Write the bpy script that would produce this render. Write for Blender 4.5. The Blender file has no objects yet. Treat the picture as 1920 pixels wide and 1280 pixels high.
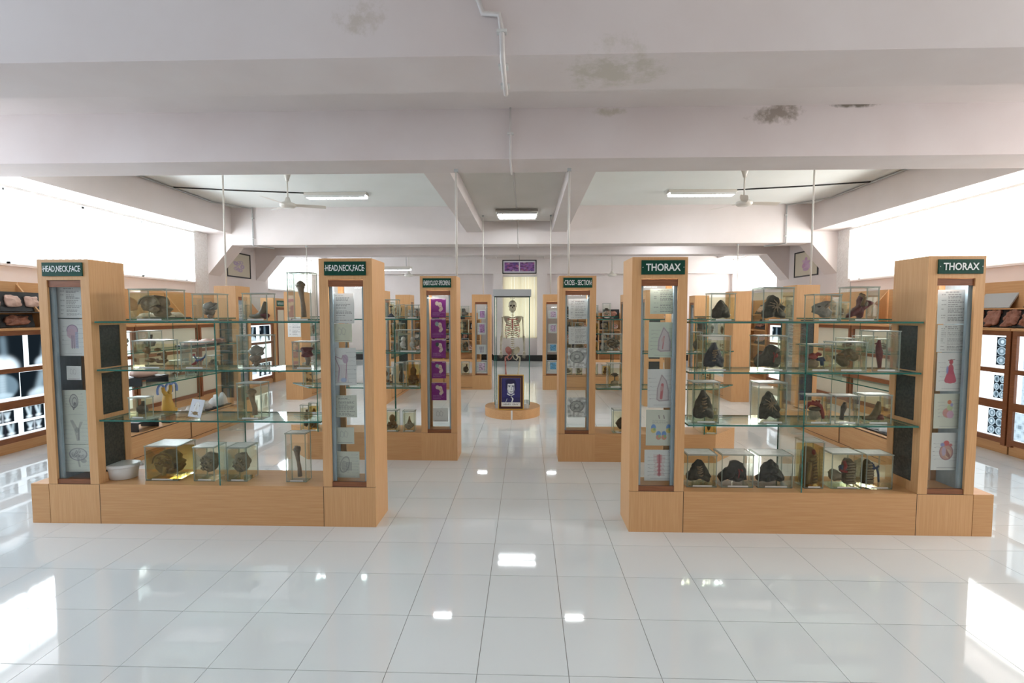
import bpy, bmesh, math, random
import numpy as np
from mathutils import Vector, Matrix, noise as mnoise

S = bpy.context.scene
COL = S.collection
PI = math.pi

# ---------------------------------------------------------------- camera, world, light, exposure
CAM_H, FPX = 1.57, 907.0
PITCH = math.atan(52 / FPX); YAW = math.atan(27 / FPX * math.cos(PITCH))
cd = bpy.data.cameras.new('camera'); cam = bpy.data.objects.new('camera', cd); COL.objects.link(cam)
cd.sensor_width = 36; cd.lens = FPX / 1920 * 36; cd.clip_start = .05; cd.clip_end = 100
cam.location = (0, 0, CAM_H); cam.rotation_euler = (PI / 2 - PITCH, 0, YAW)
S.camera = cam
W = bpy.data.worlds.new('world'); S.world = W; W.use_nodes = True
W.node_tree.nodes['Background'].inputs[0].default_value = (.90, .95, 1, 1)
W.node_tree.nodes['Background'].inputs[1].default_value = 1.2
S.view_settings.view_transform = 'Standard'; S.view_settings.look = 'None'
S.view_settings.exposure = 0.48; S.view_settings.gamma = 1; S.view_settings.use_curve_mapping = False
cy = S.cycles
cy.transparent_max_bounces = 28; cy.max_bounces = 8; cy.diffuse_bounces = 4; cy.glossy_bounces = 3; cy.use_adaptive_sampling = True; cy.adaptive_threshold = .05
cy.use_denoising = True; cy.sample_clamp_indirect = 6; cy.caustics_reflective = False; cy.caustics_refractive = False

XL, XR = -7.2, 6.76            # the two window walls
XC = -0.22                     # axis of the hall
def area(name, loc, rot, sx, sy, power, col):
    l = bpy.data.lights.new(name, 'AREA'); l.shape = 'RECTANGLE'; l.size = sx; l.size_y = sy; l.energy = power; l.color = col
    o = bpy.data.objects.new(name, l); COL.objects.link(o); o.location = loc; o.rotation_euler = rot
    return o
BAYS = [(.7, 2.85), (3.55, 4.85), (5.5, 10.35), (13.35, 16.1)]      # daylight bays between beams; the unseen first two added to brighten the near hall
for (a, b), kk in zip(BAYS, (1.55, 1.0, 1.22, 1.05)):
    k = (b - a)
    area('daylight_left', (XL - .35, (a + b) / 2, 2.82), (0, -PI / 2, 0), 1.3, k, 52 * k * kk, (.72, .85, 1) if a < 3 else (.84, .92, 1))
    area('daylight_right', (XR + .35, (a + b) / 2, 2.82), (0, PI / 2, 0), 1.3, k, 52 * k * kk * .92, (1, .975, .945))
area('daylight_back', (XC, 16.75, 1.8), (-PI / 2, 0, 0), 1.1, 2.1, 7, (1, .97, .88))

# ---------------------------------------------------------------- pixel helper (measured once from the 1920x1280 picture)
_F = Vector((-math.sin(YAW) * math.cos(PITCH), math.cos(YAW) * math.cos(PITCH), -math.sin(PITCH)))
_R = Vector((math.cos(YAW), math.sin(YAW), 0)); _U = _R.cross(_F)
def ray(x, y): return _F + _R * ((x - 960) / FPX) - _U * ((y - 640) / FPX)
def at(x, y, Y):
    r = ray(x, y); t = Y / r.y; return Vector((0, 0, CAM_H)) + r * t
def atx(x, y, X):
    r = ray(x, y); t = X / r.x; return Vector((0, 0, CAM_H)) + r * t

# ---------------------------------------------------------------- materials
MATS = {}
def _new(name):
    m = bpy.data.materials.new(name); m.use_nodes = True; nt = m.node_tree
    for n in list(nt.nodes): nt.nodes.remove(n)
    out = nt.nodes.new('ShaderNodeOutputMaterial'); MATS[name] = m
    return m, nt, out
def N(nt, t, **kw):
    n = nt.nodes.new(t)
    for k, v in kw.items():
        if k in n.inputs: n.inputs[k].default_value = v
        else: setattr(n, k, v)
    return n
def c4(c): return (c[0], c[1], c[2], 1)
def pbr(name, col, rough=.5, col2=None, scale=(1, 1, 1), nscale=5., spec=.5, metal=0, bump=0, detail=4., lo=.35, hi=.65, coat=0, bscale=None):
    m, nt, out = _new(name)
    p = N(nt, 'ShaderNodeBsdfPrincipled', Roughness=rough, Metallic=metal)
    p.inputs['Specular IOR Level'].default_value = spec; p.inputs['Coat Weight'].default_value = coat
    p.inputs['Base Color'].default_value = c4(col)
    nt.links.new(p.outputs[0], out.inputs[0])
    if col2 is not None or bump:
        tc = N(nt, 'ShaderNodeTexCoord'); mp = N(nt, 'ShaderNodeMapping'); mp.inputs['Scale'].default_value = scale
        nt.links.new(tc.outputs['Object'], mp.inputs[0])
        nz = N(nt, 'ShaderNodeTexNoise', Scale=nscale, Detail=detail); nt.links.new(mp.outputs[0], nz.inputs['Vector'])
        if col2 is not None:
            r = N(nt, 'ShaderNodeValToRGB'); r.color_ramp.elements[0].position = lo; r.color_ramp.elements[1].position = hi
            r.color_ramp.elements[0].color = c4(col); r.color_ramp.elements[1].color = c4(col2)
            nt.links.new(nz.outputs['Fac'], r.inputs[0]); nt.links.new(r.outputs[0], p.inputs['Base Color'])
        if bump:
            nb = nz
            if bscale: nb = N(nt, 'ShaderNodeTexNoise', Scale=bscale, Detail=6.); nt.links.new(mp.outputs[0], nb.inputs['Vector'])
            b = N(nt, 'ShaderNodeBump', Strength=bump, Distance=.02); nt.links.new(nb.outputs['Fac'], b.inputs['Height'])
            nt.links.new(b.outputs[0], p.inputs['Normal'])
    return m
def glass(name, tint, refl=.10, haze=0, hazecol=(.8, .85, .8), rough=.02):
    m, nt, out = _new(name)
    tr = N(nt, 'ShaderNodeBsdfTransparent', Color=c4(tint)); gl = N(nt, 'ShaderNodeBsdfGlossy', Color=(1, 1, 1, 1), Roughness=rough)
    base = tr
    if haze:
        df = N(nt, 'ShaderNodeBsdfDiffuse', Color=c4(hazecol)); tl = N(nt, 'ShaderNodeBsdfTranslucent', Color=c4(hazecol))
        ad = N(nt, 'ShaderNodeMixShader', Fac=.5); nt.links.new(df.outputs[0], ad.inputs[1]); nt.links.new(tl.outputs[0], ad.inputs[2])
        mh = N(nt, 'ShaderNodeMixShader', Fac=haze); nt.links.new(tr.outputs[0], mh.inputs[1]); nt.links.new(ad.outputs[0], mh.inputs[2]); base = mh
    fr = N(nt, 'ShaderNodeLayerWeight', Blend=.25)
    mr = N(nt, 'ShaderNodeMath', operation='MULTIPLY'); nt.links.new(fr.outputs['Fresnel'], mr.inputs[0]); mr.inputs[1].default_value = refl * 4
    mx = N(nt, 'ShaderNodeMixShader'); nt.links.new(mr.outputs[0], mx.inputs[0]); nt.links.new(base.outputs[0], mx.inputs[1]); nt.links.new(gl.outputs[0], mx.inputs[2])
    nt.links.new(mx.outputs[0], out.inputs[0])
    return m
def emit(name, col, s):
    m, nt, out = _new(name); e = N(nt, 'ShaderNodeEmission', Color=c4(col), Strength=s); nt.links.new(e.outputs[0], out.inputs[0]); return m
def printmat(name, emission=0, rough=.6):
    m, nt, out = _new(name); a = N(nt, 'ShaderNodeAttribute'); a.attribute_name = 'ink'
    if emission:
        e = N(nt, 'ShaderNodeEmission', Strength=emission); nt.links.new(a.outputs['Color'], e.inputs[0]); nt.links.new(e.outputs[0], out.inputs[0])
    else:
        p = N(nt, 'ShaderNodeBsdfPrincipled', Roughness=rough); nt.links.new(a.outputs['Color'], p.inputs['Base Color']); nt.links.new(p.outputs[0], out.inputs[0])
    return m
def srgb(r, g, b):
    f = lambda v: (v / 255 / 12.92) if v / 255 <= .04045 else ((v / 255 + .055) / 1.055) ** 2.4
    return (f(r), f(g), f(b))

pbr('wood_v', (.62, .335, .145), .42, (.68, .39, .185), (38, 38, 1.2), 3, spec=.35)
pbr('wood_h', (.58, .30, .125), .42, (.64, .36, .165), (1.2, 38, 38), 3, spec=.35)
pbr('brown_wood', (.20, .065, .022), .35, (.27, .095, .035), (3, 40, 40), 3)
pbr('seam', (.05, .03, .02), .8)
pbr('liner', (.42, .52, .58), .4, (.36, .45, .50), (9, 9, 2), 4)
pbr('dark_pane', (.030, .037, .033), .25, (.052, .06, .052), (1, 1, 1), 60, spec=.5)
pbr('sign_green', (.004, .058, .035), .5, spec=.2)
pbr('sign_white', (.80, .82, .80), .5)
pbr('paint', (.73, .665, .645), .75, (.765, .70, .685), (1, 1, 1), 1.6, spec=.2, bump=.04, bscale=25)
pbr('paint_shaded', (.70, .665, .625), .8, (.74, .70, .665), (1, 1, 1), 1.6, spec=.2, bump=.05, bscale=30)  # central ceiling strip: its shaded look is put into this beige
pbr('ceiling_white', (.80, .83, .81), .8, (.83, .86, .845), (1, 1, 1), 1.2, spec=.2)
pbr('rough_plaster', (.80, .78, .77), .9, (.72, .69, .67), (1, 1, 1), 30, spec=.1, bump=1.0)
pbr('tile', (.79, .82, .82), .045, (.82, .85, .85), (1, 1, 1), .7, spec=.9)
pbr('grout', (.30, .27, .24), .9)
pbr('skirting', (.012, .014, .016), .3)
pbr('white_metal', (.72, .72, .70), .4)
pbr('cream_plastic', (.70, .66, .60), .35)
pbr('grey_metal', (.45, .46, .46), .4)
pbr('dark_metal', (.035, .035, .038), .4)
pbr('black_board', (.012, .013, .014), .4)
pbr('white_board', (.72, .70, .68), .6)
pbr('pvc', (.66, .62, .60), .4)
pbr('cream_panel', (.72, .68, .56), .5, (.67, .63, .51), (1, 1, 1), 2)
pbr('cable', (.02, .02, .02), .5)
pbr('lid', (.62, .64, .61), .25, (.72, .73, .70), (1, 1, 1), 30)
pbr('label_white', (.62, .62, .60), .6)
pbr('gold', (.55, .32, .06), .35)
pbr('maroon', (.045, .008, .010), .5)
pbr('bone', (.56, .50, .38), .55, (.40, .33, .22), (1, 1, 1), 14)
pbr('bone_red', (.34, .07, .06), .55, (.50, .20, .15), (1, 1, 1), 20)
pbr('bone_dark', (.06, .04, .03), .7)
pbr('plastic_white', (.75, .75, .73), .45, (.68, .68, .66), (1, 1, 1), 8)
glass('glass', (.955, .985, .97), .10)
glass('glass_clear', (.975, .985, .98), .08)
glass('jar_glass', (.965, .98, .965), .13, haze=.03)
glass('shelf_glass', (.86, .955, .925), .13)
glass('window_glass', (.97, .98, .98), .06)
glass('fluid_clear', (.965, .968, .945), .03, haze=.02, hazecol=(.62, .66, .58))
glass('fluid_straw', (.955, .935, .82), .03, haze=.03, hazecol=(.55, .52, .38))
glass('fluid_amber', (.87, .75, .44), .03, haze=.045, hazecol=(.36, .25, .09))
pbr('glass_edge', (.004, .085, .062), .12, (.012, .16, .12), (2, 30, 30), 3, spec=.8)
glass('jar_edge', (.80, .86, .80), .16, haze=.45, hazecol=(.70, .76, .70))
printmat('print'); printmat('film', 1.15)
emit('tube_light', (.90, .96, 1), 30); emit('lamp_spot', (.92, .97, 1), 24); emit('lightbox', (.84, .94, 1), 1.25)
def slat(name, fac, col):
    m, nt, out = _new(name)
    tl = N(nt, 'ShaderNodeBsdfTranslucent', Color=c4(col)); df = N(nt, 'ShaderNodeBsdfDiffuse', Color=(.85, .84, .8, 1)); tr = N(nt, 'ShaderNodeBsdfTransparent')
    a = N(nt, 'ShaderNodeMixShader', Fac=.35); nt.links.new(tl.outputs[0], a.inputs[1]); nt.links.new(df.outputs[0], a.inputs[2])
    b = N(nt, 'ShaderNodeMixShader', Fac=fac); nt.links.new(a.outputs[0], b.inputs[1]); nt.links.new(tr.outputs[0], b.inputs[2]); nt.links.new(b.outputs[0], out.inputs[0])
slat('blind_slat', .6, (.9, .9, .87)); slat('blind_cream', .12, (.9, .84, .66))
def tissue(name, a, b, sc=28, rough=.45): pbr(name, a, rough, b, (1, 1, 1), sc, bump=.5, lo=.3, hi=.7)
tissue('lung_dark', (.010, .009, .009), (.045, .034, .028))
tissue('lung_brown', (.045, .028, .018), (.10, .065, .042))
tissue('lung_blue', (.008, .012, .055), (.03, .035, .06))
tissue('flesh', (.19, .13, .092), (.33, .235, .165))
tissue('flesh_grey', (.21, .178, .15), (.36, .31, .26))
tissue('flesh_pale', (.36, .30, .22), (.24, .18, .12))
tissue('flesh_amber', (.16, .075, .025), (.28, .15, .055))
tissue('flesh_olive', (.10, .065, .03), (.19, .13, .065))
tissue('muscle_red', (.10, .008, .012), (.19, .022, .022))
tissue('vessel_red', (.30, .012, .012), (.20, .008, .010))
tissue('vessel_blue', (.012, .035, .16), (.02, .05, .12))
tissue('pink_model', (.58, .36, .29), (.66, .46, .37), 10)
tissue('brown_model', (.26, .10, .06), (.40, .19, .13), 24)
tissue('yellow_model', (.50, .27, .03), (.58, .35, .06), 10)
tissue('white_model', (.62, .58, .54), (.50, .44, .40), 16)
M = MATS

# ---------------------------------------------------------------- mesh builder
class MB:
    def __init__(s): s.v = []; s.f = []; s.m = []; s.sm = []
    def add(s, vs, fs, m=0, smooth=False):
        o = len(s.v); s.v += [tuple(v) for v in vs]; s.f += [tuple(i + o for i in f) for f in fs]; s.m += [m] * len(fs); s.sm += [smooth] * len(fs); return s
    def box(s, x0, x1, y0, y1, z0, z1, m=0, ms=None):
        vs = [(x0, y0, z0), (x1, y0, z0), (x1, y1, z0), (x0, y1, z0), (x0, y0, z1), (x1, y0, z1), (x1, y1, z1), (x0, y1, z1)]
        fs = [(0, 3, 2, 1), (4, 5, 6, 7), (0, 1, 5, 4), (1, 2, 6, 5), (2, 3, 7, 6), (3, 0, 4, 7)]
        o = len(s.v); s.add(vs, fs, m)
        if ms is not None:
            for k in range(2, 6): s.m[len(s.m) - 6 + k] = ms
        return s
    def prism(s, poly, z0, z1, m=0, ms=None, axis='z'):
        n = len(poly)
        P = {'z': lambda a, b, c: (a, b, c), 'y': lambda a, b, c: (a, c, b), 'x': lambda a, b, c: (c, a, b)}[axis]
        vs = [P(a, b, z0) for a, b in poly] + [P(a, b, z1) for a, b in poly]
        s.add(vs, [tuple(range(n - 1, -1, -1)), tuple(range(n, 2 * n))], m)
        s.f += []; o = len(s.v) - 2 * n
        for i in range(n):
            j = (i + 1) % n; s.f.append((o + i, o + j, o + n + j, o + n + i)); s.m.append(m if ms is None else ms); s.sm.append(False)
        return s
    def tube(s, pts, r, n=8, m=0, caps=True):
        pts = [Vector(p) for p in pts]; k = len(pts); rs = r if isinstance(r, (list, tuple)) else [r] * k
        vs = []; up = None
        for i, p in enumerate(pts):
            t = (pts[min(i + 1, k - 1)] - pts[max(i - 1, 0)]).normalized()
            if up is None or abs(up.dot(t)) > .95: up = Vector((0, 0, 1)) if abs(t.z) < .9 else Vector((1, 0, 0))
            a = t.cross(up).normalized(); b = a.cross(t).normalized(); up = b
            for q in range(n):
                w = 2 * PI * q / n; vs.append(p + (a * math.cos(w) + b * math.sin(w)) * rs[i])
        fs = [(i * n + q, i * n + (q + 1) % n, (i + 1) * n + (q + 1) % n, (i + 1) * n + q) for i in range(k - 1) for q in range(n)]
        s.add(vs, fs, m, True)
        if caps:
            o = len(s.v) - len(vs)
            s.f += [tuple(o + q for q in range(n - 1, -1, -1)), tuple(o + (k - 1) * n + q for q in range(n))]; s.m += [m, m]; s.sm += [False, False]
        return s
    def lathe(s, prof, c=(0, 0, 0), n=24, m=0, smooth=True, sx=1, sy=1):
        vs = []; k = len(prof)
        for r, z in prof:
            for q in range(n):
                w = 2 * PI * q / n; vs.append((c[0] + r * sx * math.cos(w), c[1] + r * sy * math.sin(w), c[2] + z))
        fs = [(i * n + q, i * n + (q + 1) % n, (i + 1) * n + (q + 1) % n, (i + 1) * n + q) for i in range(k - 1) for q in range(n)]
        o = len(s.v); s.add(vs, fs, m, smooth)
        s.f += [tuple(o + q for q in range(n - 1, -1, -1)), tuple(o + (k - 1) * n + q for q in range(n))]; s.m += [m, m]; s.sm += [False, False]
        return s
    def ball(s, c, rx, ry, rz, m=0, n=14, k=8, nz=0, seed=0):
        vs = []; 
        for i in range(k + 1):
            th = PI * i / k
            for q in range(n):
                ph = 2 * PI * q / n; d = Vector((math.sin(th) * math.cos(ph), math.sin(th) * math.sin(ph), math.cos(th)))
                g = 1 + (nz * mnoise.noise(d * 2.3 + Vector((seed, seed * .7, 3))) if nz else 0)
                vs.append((c[0] + d.x * rx * g, c[1] + d.y * ry * g, c[2] + d.z * rz * g))
        fs = [(i * n + q, (i + 1) * n + q, (i + 1) * n + (q + 1) % n, i * n + (q + 1) % n) for i in range(k) for q in range(n)]
        return s.add(vs, fs, m, True)
    def blob(s, outline, c=(0, 0, 0), thick=.02, m=0, nz=.12, seed=0, seg=34, rings=6, flat=0., smooth=3):
        """puffed body whose front silhouette is a star-shaped outline (x,z)"""
        pts = [Vector((x, 0, z)) for x, z in outline]; L = len(pts)
        per = []
        for i in range(seg):
            t = i / seg * L; a = int(t) % L; u = t - int(t)
            p0, p1, p2, p3 = pts[a - 1], pts[a], pts[(a + 1) % L], pts[(a + 2) % L]
            per.append(.5 * ((2 * p1) + (p2 - p0) * u + (2 * p0 - 5 * p1 + 4 * p2 - p3) * u * u + (3 * p1 - p0 - 3 * p2 + p3) * u ** 3))
        cen = sum(per, Vector()) / seg
        vs = []; C = Vector(c)
        sc = max((p - cen).length for p in per)
        def put(p, y, w):
            q = p.copy(); q.y = y
            d = mnoise.noise(q / sc * 2.6 + Vector((seed * 3.1, seed, 1))) * nz * w + mnoise.noise(q / sc * 7 + Vector((seed, 2, seed))) * nz * .45 * w
            q += Vector(((p - cen).x, 0, (p - cen).z)) * d * .5; q.y += d * thick * 2.2 * (1 if y > 0 else -1)
            vs.append(q + C)
        lv = [(r / rings) for r in range(rings + 1)]
        for side in (-1, 1):
            for r in (lv if side == -1 else lv[1:-1] + [1.0]):
                sfac = math.cos(r * PI / 2) if r < 1 else .02
                sfac = max(sfac, .02); yy = side * thick * (math.sin(r * PI / 2) * (1 - flat) + (flat if r > 0 else 0))
                for p in per: put(cen + (p - cen) * sfac, yy, 1 if r > 0 else .6)
        n = seg; nf = rings + 1; fs = []
        for r in range(rings):
            for q in range(n): fs.append((r * n + q, r * n + (q + 1) % n, (r + 1) * n + (q + 1) % n, (r + 1) * n + q))
        off = nf * n
        for q in range(n): fs.append((q, off + q, off + (q + 1) % n, (q + 1) % n))
        for r in range(rings - 1):
            for q in range(n): fs.append((off + r * n + q, off + (r + 1) * n + q, off + (r + 1) * n + (q + 1) % n, off + r * n + (q + 1) % n))
        return s.add(vs, fs, m, True)
    def build(s, name, mats, parent=None, loc=None):
        me = bpy.data.meshes.new(name); me.from_pydata(s.v, [], s.f)
        for mt in ([mats] if isinstance(mats, str) else mats): me.materials.append(M[mt])
        me.polygons.foreach_set('material_index', s.m); me.polygons.foreach_set('use_smooth', s.sm); me.update()
        o = bpy.data.objects.new(name, me); COL.objects.link(o)
        if parent is not None: o.parent = parent
        if loc is not None: o.location = loc
        return o
def box(*a, **k): return MB().box(*a, **k)
def tag(o, label, cat, group=None):
    o['label'] = label; o['category'] = cat
    if group: o['group'] = group
    return o
def thing(name, label, cat, loc=(0, 0, 0), rz=0, group=None):
    o = bpy.data.objects.new(name, None); COL.objects.link(o); o.location = loc; o.rotation_euler = (0, 0, rz); o.empty_display_size = .1
    return tag(o, label, cat, group)
def struct(o): o['kind'] = 'structure'; return o
def copy_tree(o, parent=None):
    c = o.copy(); COL.objects.link(c); c.parent = parent
    for ch in o.children: copy_tree(ch, c)
    return c
def text_mesh(txt, height, width, depth, bold, parent, name, mat, loc, rx=PI / 2):
    cu = bpy.data.curves.new('lettering', 'FONT'); cu.body = txt; cu.size = 1; cu.extrude = 0; cu.offset = bold; cu.resolution_u = 3
    ob = bpy.data.objects.new('lettering_source', cu); COL.objects.link(ob)
    me = bpy.data.meshes.new_from_object(ob.evaluated_get(bpy.context.evaluated_depsgraph_get()))
    bpy.data.objects.remove(ob); bpy.data.curves.remove(cu)
    n = len(me.vertices); co = np.empty(n * 3, 'f'); me.vertices.foreach_get('co', co); co = co.reshape(-1, 3)
    mn, mx = co.min(0), co.max(0)
    co[:, 0] = (co[:, 0] - (mn[0] + mx[0]) / 2) / (mx[0] - mn[0]) * width
    co[:, 1] = (co[:, 1] - (mn[1] + mx[1]) / 2) / (mx[1] - mn[1]) * height
    co[:, 2] = depth
    me.vertices.foreach_set('co', co.ravel()); me.materials.clear(); me.materials.append(M[mat]); me.update(); me.name = name
    o = bpy.data.objects.new(name, me); COL.objects.link(o); o.parent = parent; o.location = loc; o.rotation_euler = (rx, 0, 0)
    return o

# ---------------------------------------------------------------- flat print: a fine grid of faces, each with its ink colour
class Ink:
    def __init__(s, w, h, bg=(.80, .81, .79)):
        s.w, s.h = w, h; s.a = np.tile(np.array(bg, 'f'), (h, w, 1))
        yy, xx = np.mgrid[0:h, 0:w]; s.x = (xx + .5) / w; s.y = (yy + .5) / h; s.asp = h / w
    def mix(s, mask, col): mask = np.clip(mask, 0, 1)[..., None]; s.a = s.a * (1 - mask) + np.array(col, 'f') * mask; return s
    def line(s, pts, col, wd=.012, al=1.):
        for (x0, y0), (x1, y1) in zip(pts, pts[1:]):
            dx, dy = x1 - x0, (y1 - y0) * s.asp; L = dx * dx + dy * dy + 1e-9
            px, py = s.x - x0, (s.y - y0) * s.asp; t = np.clip((px * dx + py * dy) / L, 0, 1)
            d = np.hypot(px - t * dx, py - t * dy); s.mix(np.clip((wd - d) * s.w + .5, 0, 1) * al, col)
        return s
    def ell(s, cx, cy, rx, ry, col, al=1., ring=0, rot=0):
        u, v = s.x - cx, (s.y - cy) * s.asp; ry = ry * s.asp
        c, n = math.cos(rot), math.sin(rot); u, v = u * c + v * n, -u * n + v * c
        d = np.hypot(u / rx, v / ry); mr = min(rx, ry)
        if ring: s.mix(np.clip((ring - abs(d - 1) * mr) * s.w + .5, 0, 1) * al, col)
        else: s.mix(np.clip((1 - d) * mr * s.w + .5, 0, 1) * al, col)
        return s
    def rect(s, x0, y0, x1, y1, col, al=1.): s.mix(((s.x > x0) & (s.x < x1) & (s.y > y0) & (s.y < y1)).astype('f') * al, col); return s
    def text(s, x0, y0, x1, y1, n, rng, col=(.10, .10, .11), al=.8, ind=0):
        for i in range(n):
            y = y0 + (y1 - y0) * (i + .5) / n; x = x0 + (ind if rng.random() < .7 else 0); e = x1 - (x1 - x0) * rng.random() * .5
            th = max(.35 * (y1 - y0) / n, .5 / s.h)
            while x < e:
                w = rng.uniform(.03, .11); s.rect(x, y - th, min(x + w, x1), y + th * .6, col, al * .75); x += w + .018
        return s
    def noise(s, sc, amp, seed=0):
        rs = np.random.RandomState(seed); g = rs.rand(sc + 2, sc + 2)
        gx, gy = s.x * sc, s.y * sc; i, j = gx.astype(int), gy.astype(int); u, v = gx - i, gy - j
        n = g[j, i] * (1 - u) * (1 - v) + g[j, i + 1] * u * (1 - v) + g[j + 1, i] * (1 - u) * v + g[j + 1, i + 1] * u * v
        s.a = np.clip(s.a * (1 + amp * (n[..., None] - .5) * 2), 0, 1); return s
def blur(ink, n):
    for _ in range(n):
        p = np.pad(ink.a, ((1, 1), (1, 1), (0, 0)), 'edge'); ink.a = (p[:-2, 1:-1] + p[2:, 1:-1] + p[1:-1, :-2] + p[1:-1, 2:] + 2 * ink.a) / 6
    return ink
def ink_object(name, ink, w, h, th=.0015, mat='print', parent=None):
    """sheet in the local xz plane facing -y, centred on the origin, with a plain back"""
    nx, ny = ink.w, ink.h
    gx, gz = np.meshgrid(np.linspace(-w / 2, w / 2, nx + 1), np.linspace(h / 2, -h / 2, ny + 1))
    co = np.stack([gx, np.zeros_like(gx), gz], -1).reshape(-1, 3)
    i = np.arange(ny)[:, None] * (nx + 1) + np.arange(nx)[None, :]
    fa = np.stack([i, i + nx + 1, i + nx + 2, i + 1], -1).reshape(-1, 4)
    nv = len(co); bk = np.array([(-w / 2, th, -h / 2), (w / 2, th, -h / 2), (w / 2, th, h / 2), (-w / 2, th, h / 2)])
    co = np.concatenate([co, bk]); cr = [ny * (nx + 1), ny * (nx + 1) + nx, nx, 0]; b = [nv, nv + 1, nv + 2, nv + 3]
    ex = [(b[1], b[0], b[3], b[2])] + [(cr[k], b[k], b[(k + 1) % 4], cr[(k + 1) % 4]) for k in range(4)]
    fa = np.concatenate([fa, np.array(ex)])
    me = bpy.data.meshes.new(name); nf = len(fa)
    me.vertices.add(len(co)); me.vertices.foreach_set('co', co.astype('f').ravel())
    me.loops.add(nf * 4); me.loops.foreach_set('vertex_index', fa.astype('i').ravel())
    me.polygons.add(nf); me.polygons.foreach_set('loop_start', np.arange(nf, dtype='i') * 4); me.polygons.foreach_set('loop_total', np.full(nf, 4, 'i'))
    me.update(calc_edges=True)
    col = np.concatenate([ink.a.reshape(-1, 3), np.tile(ink.a.reshape(-1, 3).mean(0), (5, 1))])
    col = np.repeat(np.concatenate([col, np.ones((nf, 1))], 1), 4, 0)
    at_ = me.attributes.new('ink', 'FLOAT_COLOR', 'CORNER'); at_.data.foreach_set('color', col.astype('f').ravel())
    me.materials.append(M[mat]); o = bpy.data.objects.new(name, me); COL.objects.link(o)
    if parent is not None: o.parent = parent
    return o

# ---------------------------------------------------------------- the hall
YB, YN, ZS, ZC, ZC2 = 16.3, -1.5, 3.11, 3.94, 3.60
BEAMS = [(2.98, 3.45), (4.92, 5.38), (10.8, 11.25), (12.75, 13.2)]
def stained(name, spots):
    m = pbr(name, (.72, .645, .63), .75, (.755, .69, .68), (1, 1, 1), 1.6, spec=.2); nt = m.node_tree
    p = [n for n in nt.nodes if n.type == 'BSDF_PRINCIPLED'][0]; src = p.inputs['Base Color'].links[0].from_socket
    tc = [n for n in nt.nodes if n.type == 'TEX_COORD'][0]
    for k, (c, sx, sz, col, th) in enumerate(spots):
        mp = N(nt, 'ShaderNodeMapping', vector_type='TEXTURE'); mp.inputs['Location'].default_value = c; mp.inputs['Scale'].default_value = (sx, .6, sz)
        nt.links.new(tc.outputs['Object'], mp.inputs[0])
        g = N(nt, 'ShaderNodeTexGradient', gradient_type='SPHERICAL'); nt.links.new(mp.outputs[0], g.inputs[0])
        nz = N(nt, 'ShaderNodeTexNoise', Scale=7., Detail=7., Roughness=.7); nt.links.new(tc.outputs['Object'], nz.inputs['Vector'])
        mu = N(nt, 'ShaderNodeMath', operation='MULTIPLY'); nt.links.new(g.outputs['Fac'], mu.inputs[0]); nt.links.new(nz.outputs['Fac'], mu.inputs[1])
        r = N(nt, 'ShaderNodeValToRGB'); r.color_ramp.elements[0].position = th; r.color_ramp.elements[1].position = th + .14; nt.links.new(mu.outputs[0], r.inputs[0])
        mx = N(nt, 'ShaderNodeMix', data_type='RGBA'); nt.links.new(r.outputs[0], mx.inputs[0]); nt.links.new(src, mx.inputs[6]); mx.inputs[7].default_value = c4(col)
        src = mx.outputs[2]
    nt.links.new(src, p.inputs['Base Color'])
stained('paint_stain_near', [((.55, 3.2, 3.13), .85, .5, (.60, .55, .49), .30), ((-1.0, 2.98, 3.35), .55, .35, (.62, .55, .50), .36)])
stained('paint_stain_far', [((2.45, 4.92, 3.52), .62, .22, (.36, .31, .27), .27), ((3.2, 4.92, 3.60), .5, .07, (.22, .19, .16), .25), ((.85, 4.92, 3.56), .5, .12, (.58, .53, .46), .30)])

floor = struct(MB().box(XL, XR, YN, YB, -.1, -.004).build('floor', 'grout'))
T = .4; tx0, ty0 = .187, 2.02
tile_me = box(-T / 2 + .0014, T / 2 - .0014, -T / 2 + .0014, T / 2 - .0014, -.012, 0)
cells = []
for i in range(-19, 17):
    for j in range(-17, 37):
        x, y = tx0 + (i + .5) * T, ty0 + (j + .5) * T
        if XL + .2 <= x <= XR - .2 and YN + .2 <= y <= YB - .2:
            v = Vector((x, y, -CAM_H)); d = v.dot(_F)
            u, w = (960 + FPX * v.dot(_R) / d, 640 - FPX * v.dot(_U) / d) if d > .3 else (-1e4, -1e4)
            hidden = (-3.6 < x < -1.1 and 3.5 < y < 3.9) or (.75 < x < 3.2 and 3.5 < y < 3.9)
            cells.append((0 if (-90 < u < 2010 and w < 1400 and d > .3 and not hidden) else 1, d, x, y))
cells.sort()
first = None; rest = MB()
for k, (bad, d, x, y) in enumerate(cells):
    if k < 300 and not bad:
        if first is None: first = o = tile_me.build('floor_tile', 'tile', floor)
        else: o = first.copy(); COL.objects.link(o)
        o.location = (x, y, 0)
    else: rest.box(x - T / 2 + .0014, x + T / 2 - .0014, y - T / 2 + .0014, y + T / 2 - .0014, -.012, 0)
o = rest.build('tile_field', 'tile', floor); o['kind'] = 'stuff'

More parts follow.
